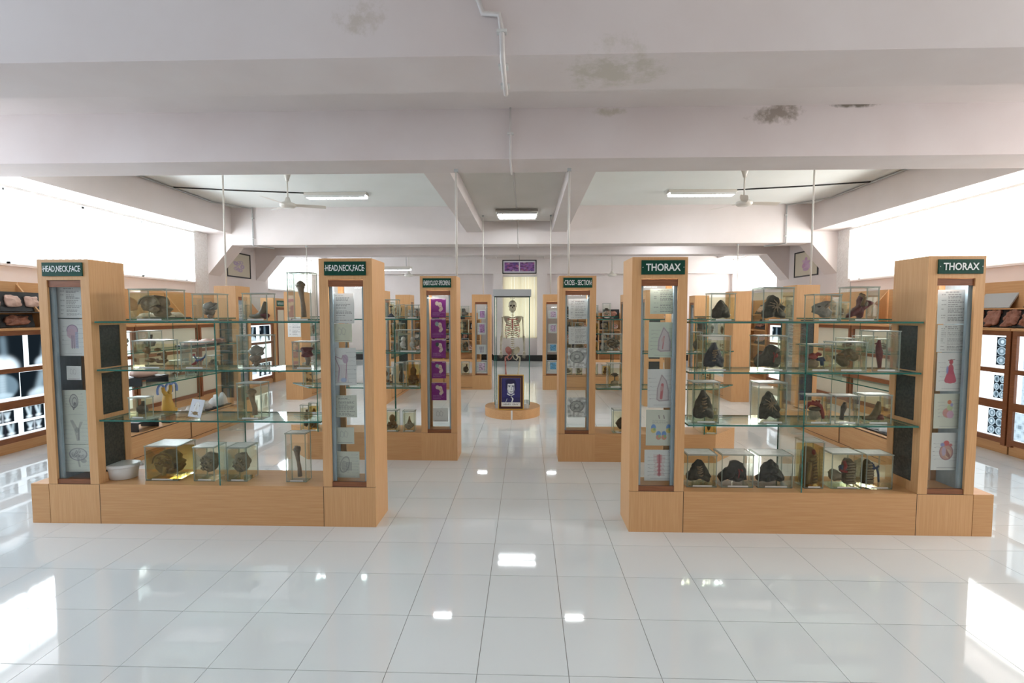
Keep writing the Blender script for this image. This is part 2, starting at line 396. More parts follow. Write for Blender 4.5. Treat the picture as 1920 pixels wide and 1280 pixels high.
ce = MB().box(XL - .3, XR + .3, YN - .3, YB + .3, ZC, ZC + .2)
for (a, b) in ((BEAMS[0][1], BEAMS[1][0]), (BEAMS[2][1], BEAMS[3][0])): ce.box(XL, XR, a, b, ZC2, ZC, 2)
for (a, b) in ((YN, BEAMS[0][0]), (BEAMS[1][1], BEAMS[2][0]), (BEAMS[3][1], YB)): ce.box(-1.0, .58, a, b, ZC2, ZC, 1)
struct(ce.build('ceiling', ['ceiling_white', 'paint_shaded', 'paint']))
for k, (a, b) in enumerate(BEAMS):
    mt = ['paint_stain_near', 'paint_stain_far', 'paint', 'paint'][k]
    m = MB().box(XL, XR, a, b, ZS, ZC)
    for sx, wx in ((1, XL), (-1, XR)):
        m.prism([(wx, 2.45), (wx + sx * .58, ZS), (wx, ZS)][::sx], a, b, 0, axis='y')
    o = m.build('ceiling_beam', [mt]); struct(o)
for (x0, x1) in ((-1.32, -.98), (.56, .88)):
    m = MB()
    for (a, b) in ((BEAMS[1][1], BEAMS[2][0]), (BEAMS[3][1], YB)): m.box(x0, x1, a, b, 3.37, ZC)
    struct(m.build('ceiling_beam', 'paint'))
for (x0, x1) in ((XL, -6.63), (6.19, XR)):
    m = MB()
    for (a, b) in ((YN, BEAMS[0][0]), (BEAMS[1][1], BEAMS[2][0]), (BEAMS[3][1], YB)): m.box(x0, x1, a, b, 3.36, ZC)
    struct(m.build('ceiling_beam', 'paint'))
struct(MB().box(XL, XR, YB - .3, YB, 2.88, ZC).build('ceiling_beam', 'paint'))

SILL = 2.26; wn = 0
for side, (w0, w1) in (('left', (XL - .25, XL)), ('right', (XR, XR + .25))):
    m = MB().box(w0, w1, YN, YB, 0, SILL).box(w0, w1, YN, YB, 3.36, ZC)
    ys = [YN] + [v for b in BAYS for v in b] + [YB]
    for a, b in zip(ys[::2], ys[1::2]):
        if b > a: m.box(w0, w1, a, b, SILL, 3.36)
    struct(m.build('wall_' + side, 'paint'))
    s = 1 if side == 'left' else -1; wi = XL if side == 'left' else XR
    struct(box(min(wi, wi + s * .012), max(wi, wi + s * .012), 10.35, 10.8, 1.9, 3.36).build('wall_' + side + '_plaster', 'rough_plaster'))
    for (a, b) in BAYS:
        wn += 1; xm = (w0 + w1) / 2 - s * .06
        f = MB()
        nb = max(2, round((b - a) / 1.2))
        for i in range(nb + 1):
            y = a + (b - a) * i / nb; f.box(xm - .025, xm + .025, max(a, y - .025), min(b, y + .025), SILL, 3.36)
        f.box(xm - .025, xm + .025, a, b, SILL, SILL + .05).box(xm - .025, xm + .025, a, b, 3.31, 3.36)
        wo = struct(f.build('window_%d' % wn, 'white_metal'))
        for i in range(nb):
            box(xm - .003, xm + .003, a + (b - a) * i / nb + .02, a + (b - a) * (i + 1) / nb - .02, SILL + .04, 3.32).build('pane', 'window_glass', wo)
        box(min(wi - s * .25, wi + s * .06), max(wi - s * .25, wi + s * .06), a, b, SILL - .03, SILL).build('window_sill', 'paint', wo)
struct(MB().box(XL - .25, XR + .25, YN - .25, YN, 0, ZC).build('wall_rear', 'paint'))
bw = (-.78, .36, .74, 2.86)
m = MB().box(XL - .25, bw[0], YB, YB + .25, 0, ZC).box(bw[1], XR + .25, YB, YB + .25, 0, ZC).box(bw[0], bw[1], YB, YB + .25, 0, bw[2]).box(bw[0], bw[1], YB, YB + .25, bw[3], ZC)
m.box(.36, .68, YB - .28, YB, 0, 2.88).box(-1.1, -.80, YB - .28, YB, 0, 2.88)
struct(m.build('wall_back', 'paint'))
struct(MB().box(XL, -1.1, YB - .015, YB, 0, .2).box(-1.1, .68, YB - .295, YB - .28, 0, .2).box(.68, XR, YB - .015, YB, 0, .2).build('baseboard_back', 'skirting'))
f = MB().box(bw[0], bw[1], YB + .1, YB + .14, bw[2], bw[2] + .05).box(bw[0], bw[1], YB + .1, YB + .14, bw[3] - .05, bw[3]).box(bw[0], bw[1], YB + .1, YB + .14, 2.1, 2.15)
for x in (bw[0], -.24, bw[1] - .05): f.box(x, x + .05, YB + .1, YB + .14, bw[2], bw[3])
wo = struct(f.build('window_%d' % (wn + 1), 'white_metal'))
for x0, x1 in ((bw[0], -.22), (-.2, bw[1])): box(x0, x1, YB + .118, YB + .122, bw[2], bw[3]).build('pane', 'window_glass', wo)

def blind(label, p0, d, n, z0, z1, step, rng, group=None, face='x', openp=.0, mat='blind_slat'):
    """vertical slats hung from a head rail; p0 start point, d +/-1 unused, slats run along y (face x) or x (face y)"""
    r = thing('vertical_blind', label, 'blind', (p0[0], p0[1], 0), 0, group)
    L = n * step
    (box(-.02, .02, 0, L, z1, z1 + .04) if face == 'x' else box(0, L, -.02, .02, z1, z1 + .04)).build('head_rail', 'white_metal', r)
    base = None
    for i in range(n):
        if rng.random() < openp: continue
        if base is None: base = box(-.0015, .0015, -.048, .048, z0, z1).build('slat', mat, r); o = base
        else: o = base.copy(); COL.objects.link(o)
        q = (i + .5) * step; o.location = (0, q, 0) if face == 'x' else (q, 0, 0)
        o.rotation_euler = (0, 0, (rng.uniform(.15, .55) if face == 'x' else PI / 2 + rng.uniform(.15, .5)))
    return r
rng = random.Random(4)
blind('white vertical blind in the long bright window above the x-ray viewers, bluish daylight', (XL + .04, 5.52), 1, 44, 2.30, 3.30, .11, rng)
blind('white vertical blind in the long bright window above the brain scan viewers, warm daylight', (XR - .04, 5.52), 1, 44, 2.30, 3.30, .11, rng)
blind('white vertical blind in the far window past the pillar with the haunch, bluish side', (XL + .04, 13.4), 1, 24, 2.30, 3.30, .11, rng)
blind('white vertical blind in the far window past the haunched pillar, warm side', (XR - .04, 13.4), 1, 24, 2.30, 3.30, .11, rng)
blind('tall cream vertical blind in the end wall window behind the skeleton', (bw[0], YB - .04), 1, 12, .76, 2.8, .095, rng, face='y', mat='blind_cream')
# ---------------------------------------------------------------- printed sheets
def sheet_text(rng, bg=(.80, .81, .79), n=16, w=60, h=76):
    k = Ink(w, h, bg); k.text(.25, .05, .8, .09, 1, rng); a = .12
    while a < .9:
        m = rng.choice((1, 2, 3)); b = min(a + m * .05, .93)
        k.text(.12, a, .28, a + .05, 1, rng, al=.6); k.text(.34, a, .92, b, m, rng, al=.7); a = b + .025
    return k
def callouts(k, rng, cx, cy, rx, ry, n=11, col=(.35, .35, .37)):
    for i in range(n):
        s = -1 if i % 2 else 1; y = cy - ry + 2 * ry * (i + .5) / n; x = cx + s * rx * rng.uniform(.3, .8); e = cx + s * min(.46, rx + rng.uniform(.08, .14))
        k.line([(x, y), (e, y + rng.uniform(-.02, .02))], col, .005, .55); k.rect(min(e, e + s * .06), y - .008, max(e, e + s * .06), y + .008, col, .6)
    k.rect(.2, .93, .85, .945, col, .5)
    return k
def sheet_drawing(kind, rng, bg=(.80, .81, .79), w=62, h=78):
    k = Ink(w, h, bg); d = (.16, .15, .17)
    if kind == 'head':
        k.ell(.52, .30, .20, .14, (.62, .46, .58), .9).ell(.52, .30, .20, .14, (.25, .18, .30), 1, .012).ell(.48, .40, .17, .13, (.66, .48, .56), .9).rect(.46, .45, .62, .78, (.60, .46, .58), .8)
        k.rect(.63, .35, .73, .80, (.45, .50, .66), .8)
        for i in range(9): k.line([(.63, .38 + i * .045), (.73, .39 + i * .045)], (.3, .3, .45), .006)
        k.line([(.5, .45), (.5, .8)], d, .01).line([(.57, .45), (.57, .8)], d, .008); callouts(k, rng, .55, .45, .25, .33)
    elif kind == 'outline':
        for s in (0, .22): k.line([(.25 + s, .3), (.3 + s, .2), (.45 + s, .35), (.38 + s, .6), (.24 + s, .55), (.25 + s, .3)], (.4, .4, .4), .007)
        k.rect(.1, .9, .9, .93, (.3, .3, .3), .7)
    elif kind == 'ear':
        k.ell(.47, .42, .17, .25, (.45, .45, .44), .45).ell(.47, .42, .17, .25, d, .8, .013).ell(.50, .45, .09, .16, d, .7, .012).ell(.50, .52, .05, .06, d, .8)
        k.line([(.40, .62), (.44, .74), (.50, .66)], d, .02, .7); callouts(k, rng, .47, .42, .2, .3)
    elif kind == 'neck':
        for i in range(9): k.line([(.28 + i * .012, .15), (.42 + i * .02, .5), (.5 + i * .012, .88)], d, .006, .5)
        for i in range(6): k.line([(.75 - i * .02, .2), (.62 - i * .01, .45), (.6 - i * .01, .85)], d, .006, .5)
        k.ell(.52, .5, .09, .1, d, .35); callouts(k, rng, .5, .5, .3, .4)
    elif kind == 'brain':
        k.ell(.52, .36, .30, .22, (.62, .62, .60), .6).ell(.52, .36, .30, .22, d, .8, .012)
        for i in range(16):
            a = rng.uniform(0, 6.28); r = rng.uniform(.05, .26); x, y = .52 + r * math.cos(a), .36 + r * .75 * math.sin(a); k.ell(x, y, .05, .03, d, .6, .008, rot=rng.uniform(0, 3))
        k.ell(.70, .60, .10, .08, d, .5).line([(.5, .5), (.55, .8)], d, .03, .5); callouts(k, rng, .5, .45, .3, .35)
    elif kind == 'triangle':
        k.line([(.25, .22), (.5, .30), (.55, .2), (.68, .32), (.62, .9)], (.45, .28, .35), .012); k.line([(.25, .22), (.42, .55), (.35, .9)], (.45, .28, .35), .012)
        k.ell(.63, .30, .10, .12, (.50, .35, .48), .8)
        for i in range(8): k.line([(.4 + i * .035, .45), (.36 + i * .05, .92)], (.52, .30, .40), .007, .7)
        k.ell(.55, .86, .10, .06, (.40, .52, .75), .8); callouts(k, rng, .5, .5, .32, .4, 14)
    elif kind == 'face':
        k.ell(.45, .5, .16, .3, d, .5, .015, rot=.3).rect(.5, .4, .72, .72, d, .35).ell(.42, .55, .1, .2, d, .35)
        for i in range(12): k.line([(.35 + rng.uniform(-.1, .2), .2 + .05 * i), (.6, .25 + .05 * i)], d, .006, .5)
        callouts(k, rng, .5, .5, .3, .4, 14)
    elif kind in ('lung', 'lung2'):
        p = [(.48, .16), (.62, .30), (.70, .55), (.70, .80), (.40, .82), (.32, .78), (.34, .5)]
        for s in np.linspace(1, .05, 14): k.line([(.52 + (x - .52) * s, .55 + (y - .55) * s) for x, y in p + p[:1]], (.66, .60, .60), .03)
        k.line(p + p[:1], (.35, .30, .32), .01); k.line([(.50, .4), (.46, .75)], (.55, .08, .10), .045 if kind == 'lung2' else .015, .8); k.ell(.47, .5, .05, .07, (.66, .46, .44), .7)
        callouts(k, rng, .5, .5, .28, .35, 13)
    elif kind == 'segments':
        for i, (x, y) in enumerate(((.25, .53), (.75, .53), (.42, .72), (.60, .72))):
            k.ell(x, y - .04, .08, .085, (.20, .36, .68)).ell(x, y + .05, .085, .07, (.72, .60, .20) if i < 2 else (.66, .34, .24)).ell(x + .03, y + .02, .04, .04, (.35, .55, .25))
        for x in (.42, .58): k.line([(x, .16), (x + .02, .24)], (.25, .2, .2), .014)
        k.text(.2, .28, .8, .42, 3, rng, al=.4)
    elif kind == 'spine':
        for i in range(15):
            y = .18 + i * .045; r = .09 if i < 5 else .04 + .02 * (i % 3); k.ell(.5, y, r, .026, (.62, .18, .20), .85); k.line([(.5 - r - .1, y - .01), (.5 + r + .1, y + .01)], (.48, .16, .18), .007, .8)
        k.line([(.5, .15), (.5, .85)], (.35, .1, .12), .012); callouts(k, rng, .5, .5, .2, .35, 12); k.ell(.86, .06, .05, .04, (.5, .5, .62), .8, .01)
    elif kind == 'heart_dress':
        k.ell(.50, .24, .07, .07, (.60, .12, .15)).ell(.50, .42, .10, .12, (.62, .14, .18)).line([(.5, .45), (.38, .72)], (.62, .12, .18), .09).line([(.5, .45), (.62, .72)], (.62, .12, .18), .09).ell(.5, .68, .19, .12, (.66, .14, .20)).ell(.38, .45, .04, .1, (.25, .28, .6), .8).line([(.4, .2), (.62, .18)], (.35, .12, .12), .012)
        callouts(k, rng, .5, .5, .25, .33)
    elif kind == 'heart_chambers':
        k.ell(.46, .55, .16, .14, (.66, .34, .30)).ell(.56, .60, .12, .11, (.70, .44, .56)).ell(.54, .40, .10, .09, (.58, .66, .40)).ell(.52, .24, .07, .06, (.72, .26, .14)).ell(.60, .32, .05, .05, (.42, .40, .66)); callouts(k, rng, .52, .45, .22, .28)
    elif kind == 'heart_cut':
        k.ell(.50, .52, .22, .20, (.60, .36, .30)).ell(.50, .52, .22, .20, (.40, .2, .22), 1, .014).ell(.56, .56, .10, .12, (.70, .50, .38)).ell(.42, .5, .07, .12, (.55, .45, .58)).ell(.50, .28, .10, .07, (.66, .16, .16)).ell(.37, .32, .07, .05, (.32, .34, .6)).ell(.64, .33, .06, .04, (.62, .2, .2))
        for i in range(6): k.line([(.5, .45 + i * .03), (.62, .6 + i * .015)], (.35, .14, .12), .012, .8)
        callouts(k, rng, .5, .5, .26, .28); k.rect(.1, .8, .9, .805, (.4, .4, .4))
    elif kind == 'section':
        k.ell(.5, .45, .36, .28, (.42, .44, .42)).noise(12, .5, 5).ell(.5, .45, .36, .28, (.2, .2, .2), 1, .014).ell(.5, .42, .12, .10, (.70, .72, .69)).ell(.5, .42, .12, .10, d, .8, .012)
        for i in range(10): a = i * .63; k.ell(.5 + .24 * math.cos(a), .45 + .19 * math.sin(a), .05, .04, (.58, .60, .57), .8)
        k.text(.15, .82, .9, .95, 2, rng, al=.5)
    elif kind == 'purple':
        k = Ink(w, h, (.24, .018, .22)); k.rect(0, 0, 1, .03, (.75, .6, .7), .8)
        k.line([(.50, .30), (.62, .36), (.70, .55), (.62, .62)], (.72, .56, .50), .10).ell(.60, .33, .13, .13, (.74, .60, .54)).ell(.40, .27, .12, .11, rng.choice([(.05, .09, .08), (.70, .58, .50), (.30, .42, .40)])).ell(.62, .42, .07, .07, (.60, .34, .30), 1, .02)
        k.text(.1, .72, .92, .92, 4, rng, (.45, .22, .45), .8); k.rect(.05, .06, .25, .085, (.7, .55, .68)).rect(.75, .06, .95, .085, (.7, .55, .68))
    elif kind in ('tissue_purple', 'tissue_blue', 'tissue_pale'):
        c = {'tissue_purple': (.50, .28, .52), 'tissue_blue': (.16, .42, .66), 'tissue_pale': (.64, .48, .62)}[kind]
        t = Ink(w, h, c).noise(14, .55, rng.randrange(99)); msk = ((k.x > .25) & (k.x < .85) & (k.y > .12) & (k.y < .84)).astype('f')[..., None]; k.a = k.a * (1 - msk) + t.a * msk
        k.text(.04, .15, .22, .8, 5, rng, al=.4)
    elif kind == 'strokes':
        for i in range(6): k.line([(.32 + i * .08, .2), (.36 + i * .07 + .05 * (-1) ** i, .78)], (.18, .10, .22), .016)
        k.rect(.3, .85, .7, .87, (.3, .3, .4), .6)
    return k
def place_sheet(label, ink, px, Y, group=None, cat='chart', name='chart_sheet', tilt=0):
    x0, x1, y0, y1 = px; a = at((x0 + x1) / 2, (y0 + y1) / 2, Y); w = (at(x1, y0, Y) - at(x0, y0, Y)).x; h = (at(x0, y0, Y) - at(x0, y1, Y)).z
    o = ink_object(name, ink, w, h); o.location = a; o.rotation_euler = (0, tilt, 0)
    return tag(o, label, cat, group)

# ---------------------------------------------------------------- display units (wooden pillars with lit showcases, glass shelves, plinth)
ZT, ZB, PD = 1.965, .30, .31
SHZ = (.785, 1.16, 1.515)
def pillar(root, x0, pw, sign=None, inner=0, lit=True, back=False, zt=ZT, side_open=True, plain=False):
    """inner: -1 windows in the side facing -x, +1 in the side facing +x, 2 both, 0 none"""
    x1 = x0 + pw; a, b = x0 + .065, x1 - .065; D = PD
    m = MB()
    if plain: m.box(x0, x1, 0, D, 0, zt)
    else:
        for y0, y1 in ((0, .018), (D - .018, D)):
            m.box(x0, a, y0, y1, ZB, zt).box(b, x1, y0, y1, ZB, zt).box(a, b, y0, y1, 1.815, zt).box(x0, x1, y0, y1, 0, ZB - .003)
        if back: m.box(a, b, D - .017, D - .008, ZB, 1.815, 2)
        wz = ((.37, .765), (.81, 1.125), (1.165, 1.485))
        for s, (c0, c1) in ((-1, (x0, x0 + .018)), (1, (x1 - .018, x1))):
            if inner == s or inner == 2:
                m.box(c0, c1, .018, .065, 0, zt).box(c0, c1, D - .06, D - .018, 0, zt)
                z = 0
                for (p, q) in wz: m.box(c0, c1, .065, D - .06, z, p); z = q
                m.box(c0, c1, .065, D - .06, z, zt)
            else: m.box(c0, c1, .018, D - .018, 0, zt)
        m.box(x0 + .018, x1 - .018, .018, D - .018, zt - .018, zt).box(x0 + .018, x1 - .018, .018, D - .018, ZB - .02, ZB)
        for c0, c1 in ((a - .02, a + .02), (b - .02, b + .02)): m.box(c0, c1, .03, .05, ZB + .02, 1.80, 1)
        m.box(x0 + .019, x0 + .022, .02, D - .02, ZB, 1.8, 1).box(x1 - .022, x1 - .019, .02, D - .02, ZB, 1.8, 1)
        m.box(x0, x1, .004, .014, ZB - .003, ZB, 2)
        m.box(x0, x1, .002, .006, 1.8135, 1.815, 2)
    p = m.build('pillar', ['wood_v', 'liner', 'seam'], root)
    if not plain:
        for s, c in ((-1, x0 + .010), (1, x1 - .010)):
            if inner == s or inner == 2:
                for (q0, q1) in wz: box(c - .003, c + .003, .062, D - .057, q0 - .003, q1 + .003).build('side_pane', 'dark_pane', p)
        box(a, b, .008, .03, 1.765, 1.812).build('header', 'brown_wood', p); box(a, b, .006, .03, ZB, ZB + .034).build('sill', 'brown_wood', p)
        box(a, b, .021, .025, ZB + .034, 1.765).build('glass_pane', 'glass_clear', p)
        if not back: box(a, b, D - .025, D - .021, ZB, 1.815).build('glass_pane', 'glass_clear', p)
        MB().lathe([(.022, 0), (.026, .004), (.026, .014)], ((a + b) / 2, .035, 1.797), 14).build('downlight', 'lamp_spot' if lit else 'white_metal', p)
        if lit: MB().box(a + .03, b - .03, .09, .13, 1.775, 1.80).build('strip_lamp', 'lamp_spot', p)
    if sign:
        txt, off, sw, sh = sign
        c = (x0 + x1) / 2 + off; zc = 1.893
        box(c - sw / 2, c + sw / 2, -.008, 0, zc - sh / 2, zc + sh / 2).build('sign_board', 'sign_green', p)
        text_mesh(txt, sh * .52, sw * (.80 if len(txt) < 8 else .92), .0015, .024 if len(txt) < 8 else (.016 if len(txt) < 15 else .008), p, 'lettering', 'sign_white', (c, -.009, zc))
        for s in (-1, 1): MB().lathe([(.003, 0), (.003, .002)], (0, 0, 0), 8).build('screw', 'white_metal', p, (c + s * (sw / 2 - .009), -.010, zc)).rotation_euler = (PI / 2, 0, 0)
    return p
def shelf(root, poly, z, t=.012, name='glass_shelf'):
    return MB().prism(poly, z - t, z, 0, 1).build(name, ['shelf_glass', 'glass_edge'], root)
def plinth(root, x0, x1, depth, drawers=0, poly=None, name='plinth'):
    m = MB()
    if poly: m.prism(poly, 0, ZB)
    else: m.box(x0, x1, 0, depth, 0, ZB)
    p = m.build(name, ['wood_h'], root)
    if drawers:
        w = (x1 - x0) / drawers
        for i in range(drawers):
            box(x0 + i * w + .012, x0 + (i + 1) * w - .012, -.006, 0, .055, ZB - .02).build('drawer_front', 'wood_h', p)
        box(x0, x1, -.002, 0, .045, .05).build('shadow_gap', 'seam', p)
        box(x0, x1, -.003, 0, ZB - .016, ZB - .009).build('shadow_gap', 'seam', p)
        for i in range(1, drawers): box(x0 + i * w - .004, x0 + i * w + .004, -.003, 0, .05, ZB - .015).build('shadow_gap', 'seam', p)
    return p
def fin(root, x, y0, y1, z0, z1):
    m = MB().box(x - .005, x + .005, y0, y1, z0, z1, 0); n = len(m.m)
    m.m[n - 4] = 1; m.m[n - 2] = 1
    return m.build('glass_divider', ['glass', 'glass_edge'], root)
def clip(root, x, z): return box(x - .012, x + .012, .1, .125, z - .03, z - .012).build('shelf_clip', 'grey_metal', root)

def front_unit(label, X0, X1, Yf, signs, finx, ext, lit):
    r = thing('display_unit', label, 'display unit', (X0, Yf, 0)); w = X1 - X0; pw = .385
    pillar(r, 0, pw, signs[0], 1, lit[0], back=lit[2] == 0)
    pillar(r, w - pw, pw, signs[1], -1, lit[1], back=lit[2] == 1)
    plinth(r, pw, w - pw, .36)
    box(pw, pw + .003, -.001, .01, 0, ZB).build('joint', 'seam', r); box(w - pw - .003, w - pw, -.001, .01, 0, ZB).build('joint', 'seam', r)
    for z in SHZ: shelf(r, [(pw + .025, 0), (w - pw - .012, 0), (w - pw - .012, .34), (pw + .025, .34)], z)
    fin(r, finx - X0, 0, .34, ZB, SHZ[2] - .013)
    e0, e1 = (-.14, -.004) if ext < 0 else (w + .004, w + .14)
    plinth(r, e0, e1, .72, name='return_plinth').location = (0, .0, 0)
    for z in SHZ[:2 if ext < 0 else 3]:
        a, b = (-.13, 0) if ext < 0 else (w, w + .12); shelf(r, [(a, .32), (b, .32), (b, .70), (a, .70)], z, name='return_shelf')
    return r
HNF = ('HEAD,NECK,FACE', 0, .300, .098); THX = ('THORAX', .02, .300, .098)
u1l = front_unit('head, neck and face display unit: two wooden pillars, plinth and glass shelves of jars', -3.57, -1.105, 3.45, (HNF, HNF), -2.265, -1, (False, True, 0))
u1r = front_unit('thorax display unit: two wooden pillars, plinth and glass shelves of dark lung jars', .74, 3.145, 3.43, (THX, THX), 1.955, 1, (True, True, -1))

def corner_unit(label, xi, xo, Yf, sign, s, drawers=0, chamfer=True, lit=True, fx=None):
    """pillar at the aisle end (xi), plinth and shelves out to xo; s=-1 runs to -x"""
    r = thing('display_unit', label, 'display unit', (xi, Yf, 0)); pw = .385
    L = abs(xo - xi)
    pillar(r, 0 if s > 0 else -pw, pw, sign, s, lit)
    q = [(pw, 0), (L, 0), (L + .34, .34), (pw, .34)] if chamfer else [(pw, 0), (L, 0), (L, .34), (pw, .34)]
    poly = [(s * x, y) for x, y in q][::s]
    if drawers: plinth(r, min(s * pw, s * L), max(s * pw, s * L), .34, drawers)
    else: plinth(r, 0, 0, 0, 0, poly)
    for z in SHZ: shelf(r, [(s * (x + (.012 if i in (0, 3) else -.03)), y) for i, (x, y) in enumerate(q)][::s], z)
    fin(r, s * (fx or L - .12), 0, .33, ZB, SHZ[2] - .013); fin(r, s * (pw + .36), .30, .33, ZB, SHZ[2] - .013)
    return r
EMB = ('EMBRYOLOGY-SPECIMENS', -.012, .300, .096); CRS = ('CROSS - SECTION', 0, .300, .102)
u2l = corner_unit('embryology specimens display unit with purple cards in its lit pillar', -.735, -2.36, 5.08, EMB, -1)
u2r = corner_unit('cross-section display unit with grey charts in its lit pillar', .342, 1.99, 5.08, CRS, 1)
u3l = corner_unit('unsigned display unit with drawers, purple slide prints and a pen drawing in its pillar', -.735, -2.3, 9.94, None, -1, 2, False)
u3r = corner_unit('unsigned display unit with drawers, blue slide prints in its pillar', .342, 1.9, 9.94, None, 1, 2, False)

def run_unit(label, X, Y0, Y1, face, drawers, ends=(1, 1), lit=False, plain_near=False, shelves=True, inner=True):
    """unit standing along the depth of the hall; face=+1 looks towards +x"""
    r = thing('display_unit', label, 'display unit', (X, Y0 if face > 0 else Y1, 0), PI / 2 if face > 0 else -PI / 2)
    w = Y1 - Y0; pw = .36
    # the near end (towards the entrance) is local x=0 for face>0, local x=w for face<0
    for k, x0 in enumerate((0, w - pw)):
        near = (k == 0) == (face > 0)
        if ends[0 if near else 1]: pillar(r, x0, pw, None, 2, lit, plain=plain_near and near)
    ne, fe = (ends if face > 0 else ends[::-1]); q0, q1 = (pw if ne else 0), (w - pw if fe else w)
    plinth(r, q0, q1, PD, drawers)
    if shelves:
        for z in SHZ: shelf(r, [(q0 + .01, 0), (q1 - .01, 0), (q1 - .01, PD), (q0 + .01, PD)], z)
        fin(r, w / 2, 0, PD, ZB, SHZ[2] - .013)
    return r
sl = run_unit('unit of drawers and glass shelves of models, running back behind the head unit', -4.12, 4.75, 7.12, 1, 2, (0, 1))
sr = run_unit('display unit with drawers and small clear boxes, running back behind the thorax unit', 3.70, 4.75, 7.12, -1, 2, (0, 1))
run_unit('display unit running back behind the embryology unit, papers in its side windows', -2.42, 8.2, 10.4, 1, 2)
run_unit('display unit running back behind the cross-section unit', 2.0, 8.2, 10.4, -1, 2)
ol = run_unit('plain-ended wooden display unit with a pinned notice, beyond the ear model', -4.08, 8.66, 11.0, 1, 2, plain_near=True)
orr = run_unit('plain-ended wooden display unit, seen past the blue lung jar', 3.65, 8.66, 11.0, -1, 2, plain_near=True)

# sheets inside the showcases
def sheets(Y, group, rows):
    for i, (px, kind, label) in enumerate(rows):
        rg = random.Random(i * 7 + int(Y * 10) + len(label)); tl = rg.uniform(-.012, .012)
        bg = (.80, .81, .79)
        if 'cream' in label: bg = (.74, .75, .60)
        elif 'greenish' in label: bg = (.66, .74, .62)
        elif 'ivory' in label: bg = (.70, .72, .62)
        ar = (px[3] - px[2]) / (px[1] - px[0]); w = 64 if Y < 4 else 40; h = max(20, int(w * ar))
        k = sheet_text(rg, bg, w=w, h=h) if kind == 'text' else sheet_drawing(kind, rg, bg, w, h)
        place_sheet(label, k, px, Y, group, tilt=tl)
YS = 3.45 + .075
sheets(YS, None, [((107, 157, 537, 596), 'text', 'typed notes sheet at the top of the head pillar beside the white tub'),
    ((110, 160, 598, 667), 'head', 'chart with a pink and blue section of head and throat'),
    ((125, 152, 686, 712), 'outline', 'small square sheet with pencil outlines, alone on a dark back'),
    ((117, 163, 731, 780), 'ear', 'ivory chart with a grey drawing of an ear'),
    ((119, 168, 780, 832), 'neck', 'ivory chart with pencil drawing of neck muscles, above the brain chart'),
    ((119, 173, 833, 884), 'brain', 'ivory chart with pencil drawing of a brain, above the sill beside the white tub'),
    ((612, 664, 550, 606), 'text', 'pale blue typed sheet at the top of the head pillar on the aisle'),
    ((625, 660, 607, 641), 'outline', 'small cream sheet with a faint labelled outline in the aisle head pillar'),
    ((614, 668, 652, 722), 'triangle', 'chart with pink and blue neck triangle muscles'),
    ((617, 669, 741, 782), 'text', 'ivory half sheet of typed notes, below the neck triangle chart'),
    ((630, 664, 801, 832), 'outline', 'small white sheet with thin outlines, below the ivory typed half sheet'),
    ((624, 674, 846, 895), 'face', 'ivory chart with dark ink drawing of face vessels, lowest in the aisle head pillar')])
sheets(3.43 + .075, None, [((1219, 1274, 541, 588), 'text', 'greenish typed sheet at the top of the thorax pillar on the aisle'),
    ((1216, 1274, 604, 670), 'lung', 'chart with a pale pink lung outline, below the greenish sheet'),
    ((1214, 1270, 692, 764), 'lung2', 'chart with a lung split by a dark red band'),
    ((1211, 1268, 768, 835), 'segments', 'ivory chart with four blue, yellow and red lung segments'),
    ((1208, 1264, 843, 901), 'spine', 'chart with a red spine and vessels, lowest in the aisle thorax pillar'),
    ((1758, 1815, 543, 607), 'text', 'typed sheet in a creased sleeve at the top of the outer thorax pillar'),
    ((1757, 1813, 609, 660), 'text', 'second typed sheet, directly above the crimson heart chart'),
    ((1756, 1809, 661, 733), 'heart_dress', 'chart with a crimson heart shaped like a gown'),
    ((1751, 1806, 738, 803), 'heart_chambers', 'ivory chart with a heart in pink, green and orange patches'),
    ((1746, 1802, 811, 881), 'heart_cut', 'chart with a heart cut open, lowest in the outer thorax pillar')])
sheets(5.08 + .075, 'purple cards in the embryology pillar', [(p, 'purple', 'purple pregnancy card, %s below the embryology sign' % q) for q, p in zip(('first', 'second', 'third', 'fourth', 'fifth'), ((808, 836, 559, 595), (808, 836, 597, 634), (809, 836, 636, 671), (809, 836, 677, 709), (809, 837, 717, 750)))])
sheets(5.08 + .078, None, [((812, 840, 765, 790), 'outline', 'blank looking white sheet at the foot of the embryology pillar'),
    ((1066, 1102, 560, 598), 'text', 'typed sheet at the top of the cross-section pillar'),
    ((1066, 1101, 612, 645), 'text', 'typed sheet above the round grey section picture'),
    ((1064, 1100, 652, 690), 'section', 'grey print of a round body section, above the oval one'),
    ((1064, 1099, 745, 782), 'section', 'grey print of an oval body section, lowest in the cross-section pillar')])
sheets(9.94 + .075, None, [((896, 911, 581, 598), 'tissue_purple', 'highest purple slide print in the pillar beside the skeleton, above the striped purple one'),
    ((895, 911, 605, 627), 'tissue_purple', 'second purple slide print in the pillar beside the skeleton, with a heading'),
    ((893, 912, 646, 664), 'strokes', 'white sheet with slanting ink strokes'),
    ((893, 912, 678, 697), 'tissue_pale', 'pale purple slide print below the ink strokes sheet'),
    ((1028, 1045, 582, 597), 'tissue_pale', 'pale pink slide print highest in the pillar with blue prints'),
    ((1028, 1045, 607, 624), 'tissue_pale', 'pink slide print second in the pillar with blue prints'),
    ((1027, 1045, 644, 660), 'tissue_blue', 'bright blue slide print in the middle of its pillar'),
    ((1027, 1045, 677, 695), 'tissue_blue', 'bright blue slide print at the foot of its pillar')])
